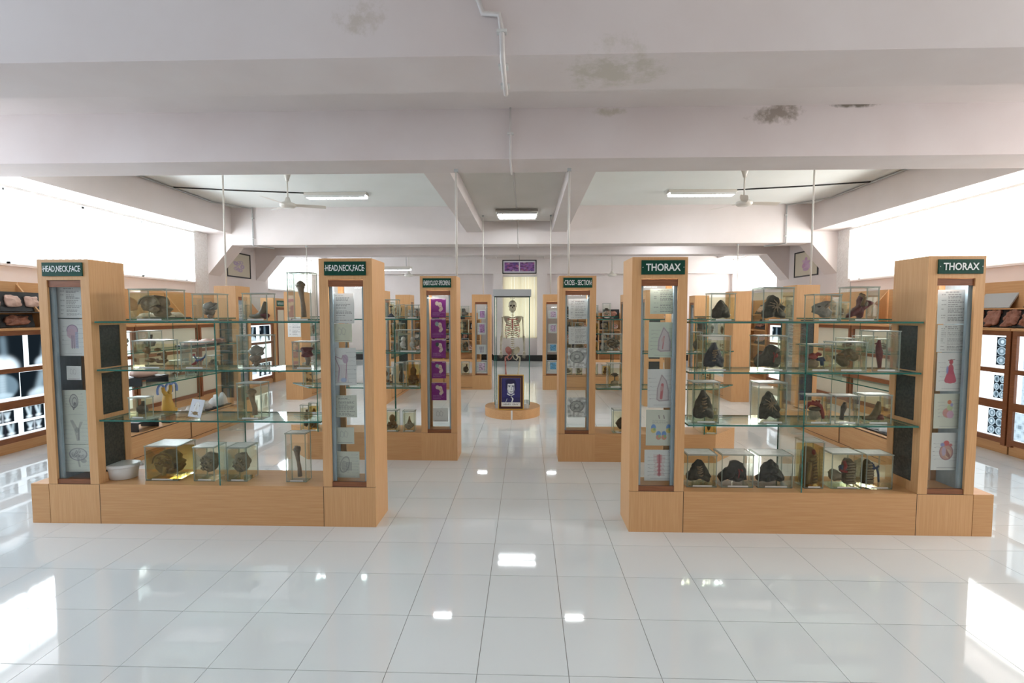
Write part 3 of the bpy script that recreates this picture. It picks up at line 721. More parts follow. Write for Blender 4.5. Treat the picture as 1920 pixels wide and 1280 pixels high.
def wall_sheet(label, kind, c, w, h, rz, seed, cat='notice', px=40):
    rg = random.Random(seed); k = sheet_text(rg, w=px, h=int(px * h / w)) if kind == 'text' else sheet_drawing(kind, rg, w=px, h=int(px * h / w))
    o = ink_object('chart_sheet', k, w, h); o.location = c; o.rotation_euler = (0, 0, rz); return tag(o, label, cat)
wall_sheet('typed notice pinned on the end of the plain-ended unit', 'text', (-4.21, 8.655, 1.33), .24, .36, 0, 5)
for k, z in enumerate((1.60, 1.33, 1.06, .80)):
    o = wall_sheet('%s white sheet from the top of the dark showcase behind the head unit' % ('first', 'second', 'third', 'fourth')[k], 'text', (-4.155, 6.94, z), .24, .2, PI / 2, 40 + k, 'chart', 24); o['group'] = 'sheets in the dark showcase on the head side'
    o = wall_sheet('%s white sheet from the top of the dark showcase behind the thorax unit' % ('first', 'second', 'third', 'fourth')[k], 'text', (3.735, 6.94, z), .24, .2, -PI / 2, 60 + k, 'chart', 24); o['group'] = 'sheets in the dark showcase on the thorax side'
# ---------------------------------------------------------------- specimens and jars
def wig(p, n, amp, seed): return [Vector(q) + Vector((mnoise.noise(Vector(q) * 9 + Vector((seed, 0, 0))), mnoise.noise(Vector(q) * 9 + Vector((0, seed, 5))), mnoise.noise(Vector(q) * 9 + Vector((3, 1, seed))))) * amp for q in p]
def specimen(kind, w, h, d, seed):
    """returns [(part name, MB, [materials])]; box w x h x d, origin at bottom centre"""
    m = MB(); rg = random.Random(seed); t = d * .36
    sc = lambda pts: [((x - .5) * w, z * h) for x, z in pts]
    mats = ['flesh']
    if kind in ('lung', 'lung_open', 'lung_vessels', 'lung_blue', 'lung_wide', 'lung_brown'):
        mats = ['lung_dark', 'flesh', 'vessel_red']
        if kind == 'lung_blue': mats[0] = 'lung_blue'
        if kind == 'lung_brown': mats[0] = 'lung_brown'
        o = [(.50, .92), (.66, .80), (.80, .55), (.90, .25), (.84, .05), (.60, .10), (.35, .04), (.14, .10), (.16, .35), (.26, .62), (.38, .82)]
        if kind == 'lung_wide': o = [(.55, .88), (.78, .75), (.95, .45), (.92, .12), (.6, .05), (.3, .10), (.05, .08), (.08, .35), (.28, .55), (.40, .78)]
        m.blob(sc(o), (0, 0, 0), t, 0, .30, seed)
        if kind in ('lung_open', 'lung_brown', 'lung_blue'):
            for i in range(5): z = h * (.3 + .09 * i); m.tube(wig([(-.08 * w, -t * .8, z), (.02 * w, -t * 1.05, z + .02 * h), (.1 * w, -t * .85, z + .05 * h)], 3, .012, seed + i), [.007, .006, .003], 6, 1)
        if kind == 'lung_vessels':
            for i in range(9):
                a = .5 + i * .6; m.tube([(.05 * w, -t * 1.02, .5 * h), (.05 * w + .16 * w * math.cos(a), -t * 1.06, .5 * h + .13 * h * math.sin(a)), (.05 * w + .3 * w * math.cos(a + .2), -t * .8, .5 * h + .26 * h * math.sin(a + .2))], [.005, .004, .002], 5, 1)
        if kind == 'lung_wide': m.tube([(.1 * w, -t, .6 * h), (.12 * w, -t * 1.05, .45 * h), (.1 * w, -t, .25 * h)], .005, 6, 2).ball((.2 * w, -t * .7, .5 * h), .06 * w, .02, .09 * h, 2, nz=.4, seed=seed)
    elif kind == 'head_section':
        mats = ['bone', 'flesh', 'flesh_grey', 'bone_dark']
        m.blob(sc([(.05, .52), (.10, .76), (.30, .93), (.55, .92), (.74, .76), (.76, .60), (.90, .52), (.84, .40), (.88, .30), (.72, .10), (.45, .08), (.22, .10), (.08, .28)]), (0, 0, 0), t, 2, .10, seed, flat=.5)
        m.blob(sc([(.09, .52), (.14, .74), (.31, .88), (.53, .87), (.69, .72), (.66, .55), (.45, .46), (.22, .42)]), (0, -t * .55, 0), t * .65, 0, .10, seed + 1, flat=.4)
        m.tube([((.10 + .3 * (1 - math.cos(a))) * w - .5 * w, -t * 1.15, (.52 + .36 * math.sin(a)) * h) for a in np.linspace(0, PI, 12)], .0065, 6, 1)
        for i in range(13):
            x, z = rg.uniform(-.30, .15) * w, rg.uniform(.45, .74) * h; m.tube(wig([(x, -t * 1.22, z), (x + .05 * w, -t * 1.28, z + .03 * h), (x + .09 * w, -t * 1.22, z - .02 * h), (x + .13 * w, -t * 1.22, z + .02 * h)], 4, .006, i), .006, 5, 1)
        m.ball((.02 * w, -t, .36 * h), .12 * w, t * .3, .12 * h, 1, nz=.5, seed=seed).ball((.2 * w, -t, .28 * h), .10 * w, t * .3, .07 * h, 1, nz=.4, seed=seed + 2)
        m.tube([(.02 * w, -t * 1.05, .4 * h), (-.02 * w, -t * 1.1, .2 * h), (-.05 * w, -t * 1.1, .09 * h)], [.02 * 1, .014, .012], 8, 0)
        for i in range(4): m.ball((.30 * w, -t * .9, (.34 + .05 * i) * h), .05 * w, t * .2, .018 * h, 3)
    elif kind == 'skull_profile':
        mats = ['flesh', 'flesh_pale', 'bone_dark']
        sc = lambda pts: [((x - .46) * w * 1.22, z * h) for x, z in pts]
        m.blob(sc([(.08, .55), (.14, .80), (.38, .95), (.64, .88), (.74, .68), (.70, .50), (.78, .40), (.70, .28), (.72, .12), (.50, .08), (.30, .30), (.14, .36)]), (0, 0, 0), t, 0, .15, seed)
        m.tube([((.12 + .28 * (1 - math.cos(a))) * w - .5 * w, -t * .95, (.58 + .32 * math.sin(a)) * h) for a in np.linspace(0, PI, 12)], .007, 6, 1)
        m.ball((.05 * w, -t, .38 * h), .14 * w, t * .3, .14 * h, 0, nz=.4, seed=seed).ball((.17 * w, -t, .52 * h), .06 * w, t * .25, .05 * h, 2)
        m.tube([(-.05 * w, -t, .5 * h), (.08 * w, -t * 1.05, .56 * h), (.2 * w, -t, .6 * h)], .006, 6, 1)
    elif kind == 'brain_slice':
        mats = ['flesh_grey', 'flesh_pale']
        m.blob(sc([(.10, .40), (.12, .68), (.35, .85), (.68, .84), (.90, .62), (.86, .38), (.60, .18), (.30, .20)]), (0, 0, 0), t, 0, .22, seed)
        for i in range(16):
            a = rg.uniform(0, 6.28); r = rg.uniform(.05, .30); x, z = r * math.cos(a) * w, (.52 + r * .8 * math.sin(a)) * h
            m.tube(wig([(x - .1 * w, -t * .95, z), (x - .03 * w, -t * 1.12, z + .06 * h), (x + .04 * w, -t * 1.12, z - .04 * h), (x + .1 * w, -t * .95, z + .03 * h)], 4, .006, i), .0075, 6, i % 2)
    elif kind == 'throat':
        mats = ['flesh', 'flesh_grey']
        m.tube(wig([(.05 * w, 0, .06 * h), (.04 * w, 0, .3 * h), (-.02 * w, 0, .5 * h), (-.06 * w, 0, .7 * h), (-.08 * w, 0, .85 * h)], 5, .006, seed), [.11 * w, .10 * w, .085 * w, .12 * w, .16 * w], 12, 0)
        m.ball((-.08 * w, 0, .86 * h), .20 * w, t, .10 * h, 0, nz=.4, seed=seed).ball((-.09 * w, -t * .9, .86 * h), .07 * w, .01, .03 * h, 1)
    elif kind == 'lump':
        mats = ['flesh_grey', 'flesh']
        m.ball((0, 0, .62 * h), .26 * w, t, .2 * h, 0, nz=.5, seed=seed).ball((-.05 * w, 0, .36 * h), .20 * w, t * .9, .2 * h, 1, nz=.5, seed=seed + 1).ball((-.02 * w, 0, .16 * h), .10 * w, t * .6, .15 * h, 1, nz=.4, seed=seed + 2)
        m.tube([(.1 * w, -t, .5 * h), (.25 * w, -t * .6, .62 * h), (.3 * w, 0, .78 * h)], .006, 6, 0)
    elif kind == 'bits':
        mats = ['flesh_amber', 'flesh_pale']
        for x, z, a, b in ((-.26, .75, .12, .16), (.1, .78, .10, .07), (-.2, .28, .16, .10), (.2, .24, .2, .06), (.12, .56, .08, .05), (.3, .5, .07, .2)): m.ball((x * w, rg.uniform(-.3, .3) * t, z * h), a * w, t * .5, b * h, 0, nz=.6, seed=seed + x * 9)
        m.tube([(.05 * w, 0, .35 * h), (.1 * w, -t * .2, .2 * h), (.3 * w, 0, .18 * h), (.38 * w, 0, .3 * h)], .009, 7, 0)
    elif kind == 'cord':
        mats = ['vessel_red', 'vessel_blue']
        m.tube([(-.30 * w, 0, .10 * h), (-.16 * w, 0, .16 * h), (-.1 * w, 0, .2 * h)], [.005, .012, .008], 8, 0).tube([(-.16 * w, 0, .18 * h), (-.1 * w, 0, .36 * h), (-.2 * w, 0, .55 * h)], .006, 7, 1).ball((-.2 * w, 0, .58 * h), .05 * w, .012, .06 * h, 0, nz=.3)
        m.tube([(-.1 * w, 0, .3 * h), (.06 * w, 0, .34 * h), (.22 * w, 0, .46 * h), (.3 * w, 0, .68 * h)], [.008, .008, .006, .004], 7, 1)
        for i in range(5): m.tube([(-.1 * w + .07 * i * w, 0, .3 * h + .02 * i * h), (-.12 * w + .07 * i * w, -.01, .2 * h + .02 * i * h)], .003, 5, i % 2)
    elif kind == 'muscle':
        mats = ['muscle_red']; m.tube(wig([(.02 * w, 0, .04 * h), (.01 * w, 0, .25 * h), (-.02 * w, 0, .5 * h), (-.06 * w, 0, .72 * h), (-.04 * w, 0, .9 * h)], 5, .004, seed), [.06 * w, .085 * w, .13 * w, .10 * w, .045 * w], 10, 0).tube([(-.06 * w, 0, .8 * h), (-.2 * w, 0, .78 * h)], .004, 6, 0)
    elif kind == 'muscle_stub':
        mats = ['muscle_red', 'flesh']; m.blob(sc([(.25, .92), (.75, .92), (.70, .75), (.74, .5), (.30, .48), (.28, .72)]), (0, 0, 0), t, 0, .2, seed).tube([(.0, 0, .5 * h), (.05 * w, 0, .3 * h), (.0, 0, .1 * h)], [.12 * w, .10 * w, .08 * w], 10, 1)
    elif kind == 'heart_grey':
        mats = ['flesh_grey', 'bone_dark', 'flesh']; m.blob(sc([(.35, .80), (.60, .92), (.75, .80), (.62, .65), (.85, .42), (.84, .18), (.55, .08), (.32, .25), (.12, .35), (.10, .60), (.2, .74)]), (0, 0, 0), t, 0, .2, seed)
        m.ball((-.22 * w, -t * .8, .62 * h), .07 * w, .012, .05 * h, 1).tube([(-.1 * w, -t * .7, .45 * h), (.1 * w, -t, .7 * h), (.2 * w, -t * .6, .85 * h)], .010, 8, 2)
    elif kind == 'heart_red':
        mats = ['flesh', 'vessel_red', 'vessel_blue']; m.ball((-.12 * w, 0, .26 * h), .24 * w, t, .22 * h, 0, nz=.2, seed=seed).ball((-.18 * w, -t * .3, .62 * h), .2 * w, t * .8, .15 * h, 1, nz=.5, seed=seed)
        m.tube([(-.1 * w, -t * .4, .6 * h), (.05 * w, -t * .4, .75 * h), (.18 * w, 0, .72 * h)], .014, 8, 1).tube([(.0, -t * .4, .5 * h), (.2 * w, -t * .3, .45 * h), (.28 * w, 0, .2 * h)], .013, 8, 2).tube([(.1 * w, -t * .4, .52 * h), (.3 * w, 0, .55 * h), (.36 * w, 0, .4 * h)], .009, 8, 2)
    elif kind == 'wing_flesh':
        mats = ['muscle_red', 'flesh_amber', 'flesh_pale']; m.blob(sc([(.05, .08), (.40, .12), (.60, .06), (.72, .35), (.92, .62), (.70, .75), (.66, .95), (.52, .80), (.50, .55), (.30, .38)]), (0, 0, 0), t, 0, .3, seed).ball((.16 * w, -t * .8, .58 * h), .07 * w, t * .4, .1 * h, 2, nz=.4).tube([(.0, -t, .5 * h), (.1 * w, -t, .8 * h), (.05 * w, 0, .95 * h)], .012, 7, 1)
    elif kind == 'folded':
        mats = ['flesh_olive', 'flesh_amber']; m.blob(sc([(.45, .05), (.62, .28), (.64, .42), (.78, .34), (.95, .46), (.90, .66), (.66, .88), (.45, .86), (.22, .62), (.08, .55), (.20, .36)]), (0, 0, 0), t, 0, .25, seed).tube([(-.1 * w, -t, .55 * h), (.0, -t * 1.1, .62 * h), (.1 * w, -t, .5 * h)], .007, 7, 1).ball((-.2 * w, -t * .5, .66 * h), .1 * w, t * .5, .06 * h, 1, nz=.4)
    elif kind == 'strip':
        mats = ['lung_brown']; m.tube(wig([(-.03 * w, 0, .06 * h), (.0, 0, .35 * h), (.05 * w, 0, .65 * h), (.09 * w, 0, .88 * h)], 4, .004, seed), [.08 * w, .075 * w, .12 * w, .05 * w], 9, 0)
    elif kind == 'twist':
        mats = ['flesh_olive', 'muscle_red']; m.tube(wig([(-.38 * w, 0, .14 * h), (-.15 * w, 0, .12 * h), (.1 * w, 0, .2 * h), (.2 * w, 0, .5 * h), (.24 * w, 0, .85 * h)], 5, .01, seed), [.06 * w, .10 * w, .16 * w, .13 * w, .06 * w], 10, 0).ball((.22 * w, 0, .18 * h), .2 * w, t, .14 * h, 1, nz=.4, seed=seed)
    elif kind == 'arch_red':
        mats = ['flesh_grey', 'vessel_red', 'lung_brown']; m.ball((-.02 * w, 0, .3 * h), .22 * w, t, .26 * h, 0, nz=.2, seed=seed).ball((-.02 * w, -t * .2, .56 * h), .25 * w, t, .1 * h, 2, nz=.3).tube([(-.38 * w, 0, .55 * h), (-.25 * w, -t * .3, .82 * h), (.05 * w, -t * .3, .80 * h), (.22 * w, 0, .7 * h), (.34 * w, 0, .35 * h), (.38 * w, 0, .1 * h)], [.012, .014, .02, .018, .014, .010], 8, 1)
        for x in (-.15, .0, .12): m.tube([(x * w, -t * .3, .78 * h), (x * w + .01, -t * .3, .95 * h)], .007, 7, 1)
    elif kind in ('ribs', 'ribs_heart', 'ribs_blue', 'chest'):
        mats = ['flesh_pale', 'flesh_olive', 'vessel_blue', 'vessel_red', 'flesh_grey']
        if kind == 'chest':
            m.blob(sc([(.10, .03), (.08, .5), (.25, .92), (.62, .95), (.86, .8), (.92, .4), (.90, .03)]), (0, t * .2, 0), t, 1, .1, seed, flat=.4)
            for i in range(9): z = (.10 + .085 * i) * h; m.tube([(.08 * w, -t * .95, z), (.25 * w, -t * .9, z + .02 * h), (.38 * w, -t * .4, z - .01 * h)], .006, 6, 0)
            m.ball((.06 * w, -t, .86 * h), .06 * w, .02, .07 * h, 3, nz=.3).tube([(-.1 * w, -t, .66 * h), (.0, -t * 1.05, .7 * h), (.1 * w, -t, .66 * h)], .012, 8, 4).tube([(-.2 * w, -t * .9, .04 * h), (-.16 * w, -t, .3 * h), (-.12 * w, -t, .6 * h)], .014, 8, 4)
        else:
            cx = .28 if kind == 'ribs_heart' else -.24; s = 1 if kind == 'ribs_heart' else -1
            m.blob([(x * w, z * h) for x, z in ((cx - .16, .04), (cx - .17, .5), (cx - .1, .88), (cx + .06, .92), (cx + .17, .7), (cx + .18, .3), (cx + .14, .04))], (0, 0, 0), t, 1, .12, seed, flat=.3)
            for i in range(8): z = (.1 + .1 * i) * h; m.tube([((cx - .16) * w, -t * .75, z - .03 * h), (cx * w, -t * 1.15, z + .01 * h), ((cx + .16) * w, -t * .7, z - .02 * h)], .0075, 6, 0)
            if kind == 'ribs_heart':
                m.ball((-.18 * w, 0, .3 * h), .2 * w, t, .2 * h, 4, nz=.3, seed=seed).ball((.0, -t * .6, .58 * h), .12 * w, t * .6, .12 * h, 2, nz=.4, seed=seed).tube([(-.02 * w, -t, .55 * h), (.06 * w, -t, .7 * h), (.02 * w, -t * .8, .88 * h)], .012, 8, 3).tube([(-.12 * w, -t, .55 * h), (.1 * w, -t, .5 * h)], .010, 8, 3)
            else:
                m.tube([(-.22 * w, -t, .86 * h), (-.08 * w, -t * 1.1, .66 * h), (.06 * w, -t, .74 * h)], .008, 8, 2).tube([(-.02 * w, -t, .7 * h), (.06 * w, -t, .45 * h), (.12 * w, -t * .8, .15 * h)], .007, 8, 2).tube([(-.3 * w, -t, .72 * h), (-.1 * w, -t * 1.1, .64 * h)], .006, 8, 2)
    elif kind == 'fetus':
        mats = ['flesh_amber', 'flesh']; m.ball((-.02 * w, 0, .68 * h), .24 * w, t, .24 * h, 0, nz=.1, seed=seed).ball((.0, 0, .32 * h), .28 * w, t, .26 * h, 0, nz=.3, seed=seed + 1)
        for s in (-1, 1): m.tube([(s * .2 * w, -t * .3, .46 * h), (s * .3 * w, -t * .8, .3 * h), (s * .05 * w, -t, .36 * h)], [.018, .016, .012], 8, 0).tube([(s * .18 * w, 0, .14 * h), (s * .34 * w, -t * .5, .28 * h), (s * .22 * w, -t * .9, .08 * h)], [.022, .018, .012], 8, 1)
        m.tube([(0, -t, .3 * h), (.1 * w, -t * 1.1, .2 * h), (-.12 * w, -t * 1.1, .14 * h), (-.3 * w, -t, .1 * h)], .008, 7, 1)
    elif kind == 'fetus_pale':
        mats = ['white_model', 'flesh_pale']
        for x in (-.24, .16): m.ball((x * w, 0, .66 * h), .10 * w, t * .7, .15 * h, 0).ball((x * w - .02 * w, 0, .36 * h), .12 * w, t * .6, .2 * h, 0, nz=.3).tube([(x * w, -t * .5, .4 * h), (x * w + .1 * w, -t * .6, .3 * h)], .007, 6, 0).tube([(x * w, -t * .3, .2 * h), (x * w + .12 * w, -t * .4, .14 * h)], .009, 6, 0)
        m.ball((.34 * w, 0, .45 * h), .08 * w, t * .6, .2 * h, 1, nz=.5)
    elif kind == 'coil':
        mats = ['flesh_grey', 'flesh']; m.tube([((.30 - .02 * i) * w * math.cos(i * .7), -t * .3 + .1 * t * math.sin(i), (.20 + .012 * i) * h + .10 * h * math.sin(i * .7)) for i in range(22)], [.03 - .0009 * i for i in range(22)], 8, 0).tube([(0, 0, .4 * h), (-.02 * w, 0, .6 * h), (.0, 0, .85 * h)], [.03, .014, .005], 8, 1)
    elif kind == 'embryos':
        mats = ['bone_dark', 'lung_blue']; m.ball((0, 0, .75 * h), .12 * w, t * .5, .06 * h, 0, nz=.3).ball((0, 0, .45 * h), .05 * w, t * .4, .05 * h, 0).blob(sc([(.5, .30), (.72, .04), (.28, .04)]), (0, 0, 0), t * .5, 1, .1, seed).tube([(0, 0, .45 * h), (0, 0, .72 * h)], .003, 6, 0)
    elif kind == 'round_section':
        mats = ['flesh_olive', 'lung_brown', 'flesh_pale']; m.blob(sc([(.2, .72), (.45, .9), (.75, .82), (.90, .55), (.80, .28), (.55, .18), (.30, .4)]), (0, 0, 0), t, 0, .2, seed, flat=.4)
        for i in range(10): a = i * .63; m.tube([((.06 + .2 * math.cos(a)) * w, -t * 1.05, (.52 + .2 * math.sin(a)) * h), ((.06 + .3 * math.cos(a + .5)) * w, -t, (.52 + .28 * math.sin(a + .5)) * h)], .007, 6, 1 + i % 2)
    elif kind == 'sprig':
        mats = ['lung_brown', 'flesh_pale']
        for a in (-.9, -.45, 0, .45, .9): m.tube([(0, 0, .55 * h), (.3 * w * math.sin(a), -t * .4, (.55 + .22 * math.cos(a)) * h)], [.006, .009], 6, 0)
        m.tube([(0, 0, .3 * h), (0, 0, .6 * h)], .006, 6, 0).ball((0, 0, .2 * h), .3 * w, t * .6, .12 * h, 1, nz=.5, seed=seed)
    elif kind == 'bean':
        mats = ['lung_brown', 'flesh_amber']; m.ball((.05 * w, 0, .42 * h), .34 * w, t, .30 * h, 0, nz=.35, seed=seed).tube([(.1 * w, 0, .7 * h), (.16 * w, 0, .85 * h), (.14 * w, 0, .95 * h)], .014, 8, 0)
    else:
        mats = ['flesh_olive', 'flesh_pale']; m.ball((0, 0, .45 * h), .24 * w, t * .8, .34 * h, seed % 2, nz=.5, seed=seed)
    return m, mats
def jar(label, cx, y, zb, w, h, d, kind, fluid='fluid_straw', band=.12, seed=0, label_strip=True, group=None, rz=0, lidc='lid', spw=.97, name='specimen_jar'):
    r = thing(name, label, 'jar', (cx, y, zb + .0005), rz, group)
    b = MB(); e = .0028; hl = h - .008
    b.box(-w / 2, w / 2, -d / 2, d / 2, 0, hl, 0); b.m[-6] = 1
    for sx in (-1, 1):
        for sy in (-1, 1):
            x, yy = sx * (w / 2 - e), sy * (d / 2 - e); b.box(x - e, x + e, yy - e, yy + e, .001, hl, 1)
    b.box(-w / 2 + e, w / 2 - e, -d / 2 + .0005, -d / 2 + 2 * e, .001, .009, 1)
    body = b.build('jar_body', ['jar_glass', 'jar_edge'], r)
    i = .007; zf = hl * (1 - band)
    box(-w / 2 + i, w / 2 - i, -d / 2 + i, d / 2 - i, .012, zf).build('fluid', fluid, r)
    o = .003
    l = MB().box(-w / 2 - o, w / 2 + o, -d / 2 - o, d / 2 + o, hl, h, 1).box(-w / 2 + .01, w / 2 - .01, -d / 2 + .01, d / 2 - .01, h, h + .001, 0)
    l.build('lid', [lidc, 'jar_edge'], r)
    m, mats = specimen(kind, w * spw, (zf - .02) * 1.02, d * .8, seed)
    m.build('specimen', mats, r, (0, 0, .013))
    if label_strip: box(-w * .30, w * .34, -d / 2 - .0012, -d / 2 - .0002, .006, .017).build('paper_label', 'label_white', r)
    return r
WHAT = {'bean': 'dark rounded', 'folded': 'folded olive', 'bits': 'scattered brown', 'lump': 'grey lumpy', 'fetus': 'brown fetus', 'strip': 'thin dark strip', 'sprig': 'sprig-like', 'coil': 'coiled grey', 'twist': 'twisted brown', 'fetus_pale': 'pale fetus'}
FLUID = {'fluid_clear': 'clear', 'fluid_straw': 'straw', 'fluid_amber': 'amber'}; LEVEL = {.30: 'plinth', .785: 'lowest shelf', 1.16: 'middle shelf', 1.515: 'top shelf', .355: 'bottom ledge', .705: 'middle ledge', 1.055: 'upper ledge'}
def jpx(label, px, zb, Y, kind, fluid='fluid_straw', d=None, **k):
    """jar whose front face fills px = (x0, x1, ytop) with its foot on height zb"""
    x0, x1, yt = px; a, b = at(x0, yt, Y), at(x1, yt, Y); w = b.x - a.x; h = a.z - zb
    d = d or min(.20, max(.07, w * .62))
    return jar(label, (a.x + b.x) / 2, Y + d / 2, zb, w, h, d, kind, fluid, **k)

B1, B2, B3 = SHZ[2], SHZ[1], SHZ[0]; Y1 = 3.45 + .035
C, A_, ST = 'fluid_clear', 'fluid_amber', 'fluid_straw'
for i, (px, zb, kind, fl, label, kw) in enumerate([
    ((240, 312, 541), B1, 'skull_profile', ST, 'wide jar with half a brown head in profile on the top glass shelf', dict(d=.19, band=.10)),
    ((359, 408, 550), B1, 'lump', C, 'small clear jar with a grey Y-shaped specimen between the head jar and a ridged one', dict()),
    ((453, 500, 549), B1, 'twist', C, 'clear jar with a slanting ridged specimen on the top shelf', dict()),
    ((537, 582, 510), B1, 'throat', C, 'tall narrow jar with a long grey throat specimen against the bright window', dict(band=.12)),
    ((247, 306, 638), B2, 'bits', ST, 'jar with scattered small brown pieces on the middle shelf', dict()),
    ((337, 386, 641), B2, 'cord', C, 'jar with a thin red and blue vessel strand', dict()),
    ((443, 498, 628), B2, 'lump', C, 'tall jar with two hanging grey-brown lumps', dict(band=.16)),
    ((547, 591, 640), B2, 'muscle_stub', C, 'clear jar with a dark red muscle block beside the head pillar', dict()),
    ((240, 272, 745), B3, 'bean', ST, 'tiny jar with a round brown specimen beside the dark side window', dict(band=.09)),
    ((443, 489, 718), B3, 'throat', ST, 'tall greenish jar with a bent brown specimen on the lowest glass shelf', dict()),
    ((270, 331, 836), ZB, 'head_section', A_, 'large amber jar with a sectioned head on the plinth', dict(d=.21, band=.13)),
    ((361, 400, 838), ZB, 'brain_slice', ST, 'jar with a wrinkled grey brain slice behind the glass divider', dict(d=.16, band=.08)),
    ((424, 461, 839), ZB, 'brain_slice', ST, 'jar with a folded brown and white brain piece on the plinth', dict(d=.16, band=.07)),
    ((534, 572, 812), ZB, 'throat', C, 'tall narrow jar with a small brown specimen on the plinth end', dict(band=.24)),
    ]): jpx(label, px, zb, Y1 + (.05 if zb == ZB else 0), kind, fl, seed=i + 3, **kw)
Y1 = 3.43 + .035
for i, (px, zb, kind, fl, label, kw) in enumerate([
    ((1334, 1380, 549), B1, 'lung', ST, 'jar with a pointed black lung on the top shelf nearest the aisle pillar', dict()),
    ((1432, 1490, 538), B1, 'lung_vessels', ST, 'large jar with a black lung and pale vessels on the top shelf', dict(d=.17)),
    ((1527, 1579, 551), B1, 'heart_grey', C, 'clear jar with a pale grey heart on the top shelf', dict()),
    ((1595, 1650, 537), B1, 'wing_flesh', C, 'jar with a dark red forked specimen on the top shelf', dict()),
    ((1318, 1371, 629), B2, 'lung_blue', ST, 'jar with a blue-stained lung on the middle shelf', dict()),
    ((1422, 1478, 629), B2, 'lung_wide', ST, 'jar with a black lung and red vessel on the middle shelf', dict()),
    ((1515, 1563, 645), B2, 'heart_red', ST, 'jar with a heart and red and blue vessels', dict()),
    ((1567, 1627, 641), B2, 'folded', ST, 'jar with a folded olive-brown specimen on the middle shelf', dict()),
    ((1638, 1690, 620), B2, 'muscle', C, 'tall jar with a single dark red spindle muscle', dict(d=.13)),
    ((1299, 1350, 716), B3, 'lung_open', ST, 'tall jar with a black lung and tan openings on the lowest glass shelf', dict()),
    ((1423, 1477, 717), B3, 'lung_vessels', ST, 'tall jar with a black lung and star-like pale vessels on the lowest glass shelf', dict()),
    ((1513, 1560, 741), B3, 'arch_red', ST, 'jar with a bright red arched vessel over grey flesh', dict()),
    ((1567, 1613, 742), B3, 'strip', C, 'clear jar with one thin dark strip', dict()),
    ((1622, 1674, 740), B3, 'twist', ST, 'jar with a twisted olive-brown specimen on the lowest glass shelf', dict()),
    ((1289, 1345, 852), ZB, 'lung_open', ST, 'jar with a notched black lung on the plinth beside the aisle thorax pillar', dict(d=.16)),
    ((1354, 1414, 852), ZB, 'lung_wide', C, 'jar with a sloping grey-black lung on the plinth, middle of three', dict(d=.16)),
    ((1423, 1488, 853), ZB, 'lung', C, 'jar with a smooth conical black lung beside the glass divider', dict(d=.16)),
    ((1511, 1547, 828), ZB, 'chest', A_, 'tall brown jar with half a chest and ribs', dict(d=.14, band=.10)),
    ((1561, 1618, 850), ZB, 'ribs_heart', ST, 'jar with striped ribs and a blue and red heart on the plinth', dict(d=.16)),
    ((1626, 1676, 852), ZB, 'ribs_blue', ST, 'jar with pale ribs and blue veins beside the dark side window', dict(d=.14)),
    ]): jpx(label, px, zb, Y1 + (.05 if zb == ZB else 0), kind, fl, seed=i + 31, **kw)
Y2 = 5.08 + .03
for i, (px, zb, kind, fl, label, kw) in enumerate([
    ((716, 745, 561), B1, 'embryos', C, 'jar with three dark embryo pieces on the top embryology shelf', dict()),
    ((759, 785, 571), B1, 'fetus_pale', C, 'small square jar with two faint shapes on the top embryology shelf', dict()),
    ((741, 787, 618), B2, 'fetus_pale', C, 'wide jar with pale fetus figures on the middle embryology shelf', dict(d=.12)),
    ((719, 737, 688), B3, 'bits', C, 'small clear jar on the lowest embryology shelf, lying pale specimen', dict()),
    ((741, 756, 680), B3, 'bean', ST, 'narrow straw-coloured jar between the clear jar and the amber one', dict(d=.14)),
    ((761, 786, 677), B3, 'fetus', A_, 'amber jar with a brown fetus on the lowest embryology shelf', dict()),
    ((721, 746, 769), ZB, 'fetus', ST, 'yellow jar with a curled brown fetus on the embryology plinth', dict(fl2=1)),
    ((755, 777, 770), ZB, 'coil', ST, 'small jar with a coiled grey cord on the embryology plinth', dict()),
    ((562, 578, 759), ZB, 'bean', ST, 'small jar on the chamfered end of the embryology plinth', dict()),
    ((578, 594, 755), ZB, 'fetus', A_, 'amber jar on the chamfered end of the embryology plinth', dict()),
    ((567, 586, 680), B3, 'bits', ST, 'jar at the chamfered end of the lowest embryology shelf', dict()),
    ((1131, 1168, 626), B2, 'round_section', C, 'jar with a round brown section slice on the middle cross-section shelf', dict(d=.11)),
    ((1140, 1169, 681), B3, 'sprig', ST, 'olive jar with a dark sprig shape on the lowest cross-section shelf', dict(band=.2)),
    ((1150, 1183, 768), ZB, 'bean', ST, 'jar with a dark rounded specimen on the cross-section plinth', dict()),
    ((1298, 1318, 622), B2, 'bean', ST, 'straw jar at the chamfered end of the middle cross-section shelf', dict()),
    ((1315, 1340, 680), B3, 'bits', ST, 'pair jar at the chamfered end of the lowest cross-section shelf', dict()),
    ((1322, 1345, 765), ZB, 'folded', A_, 'jar on the chamfered end of the cross-section plinth', dict()),
    ]):
    kw.pop('fl2', None); jpx(label, px, zb, Y2, kind, fl, seed=i + 61, **kw)
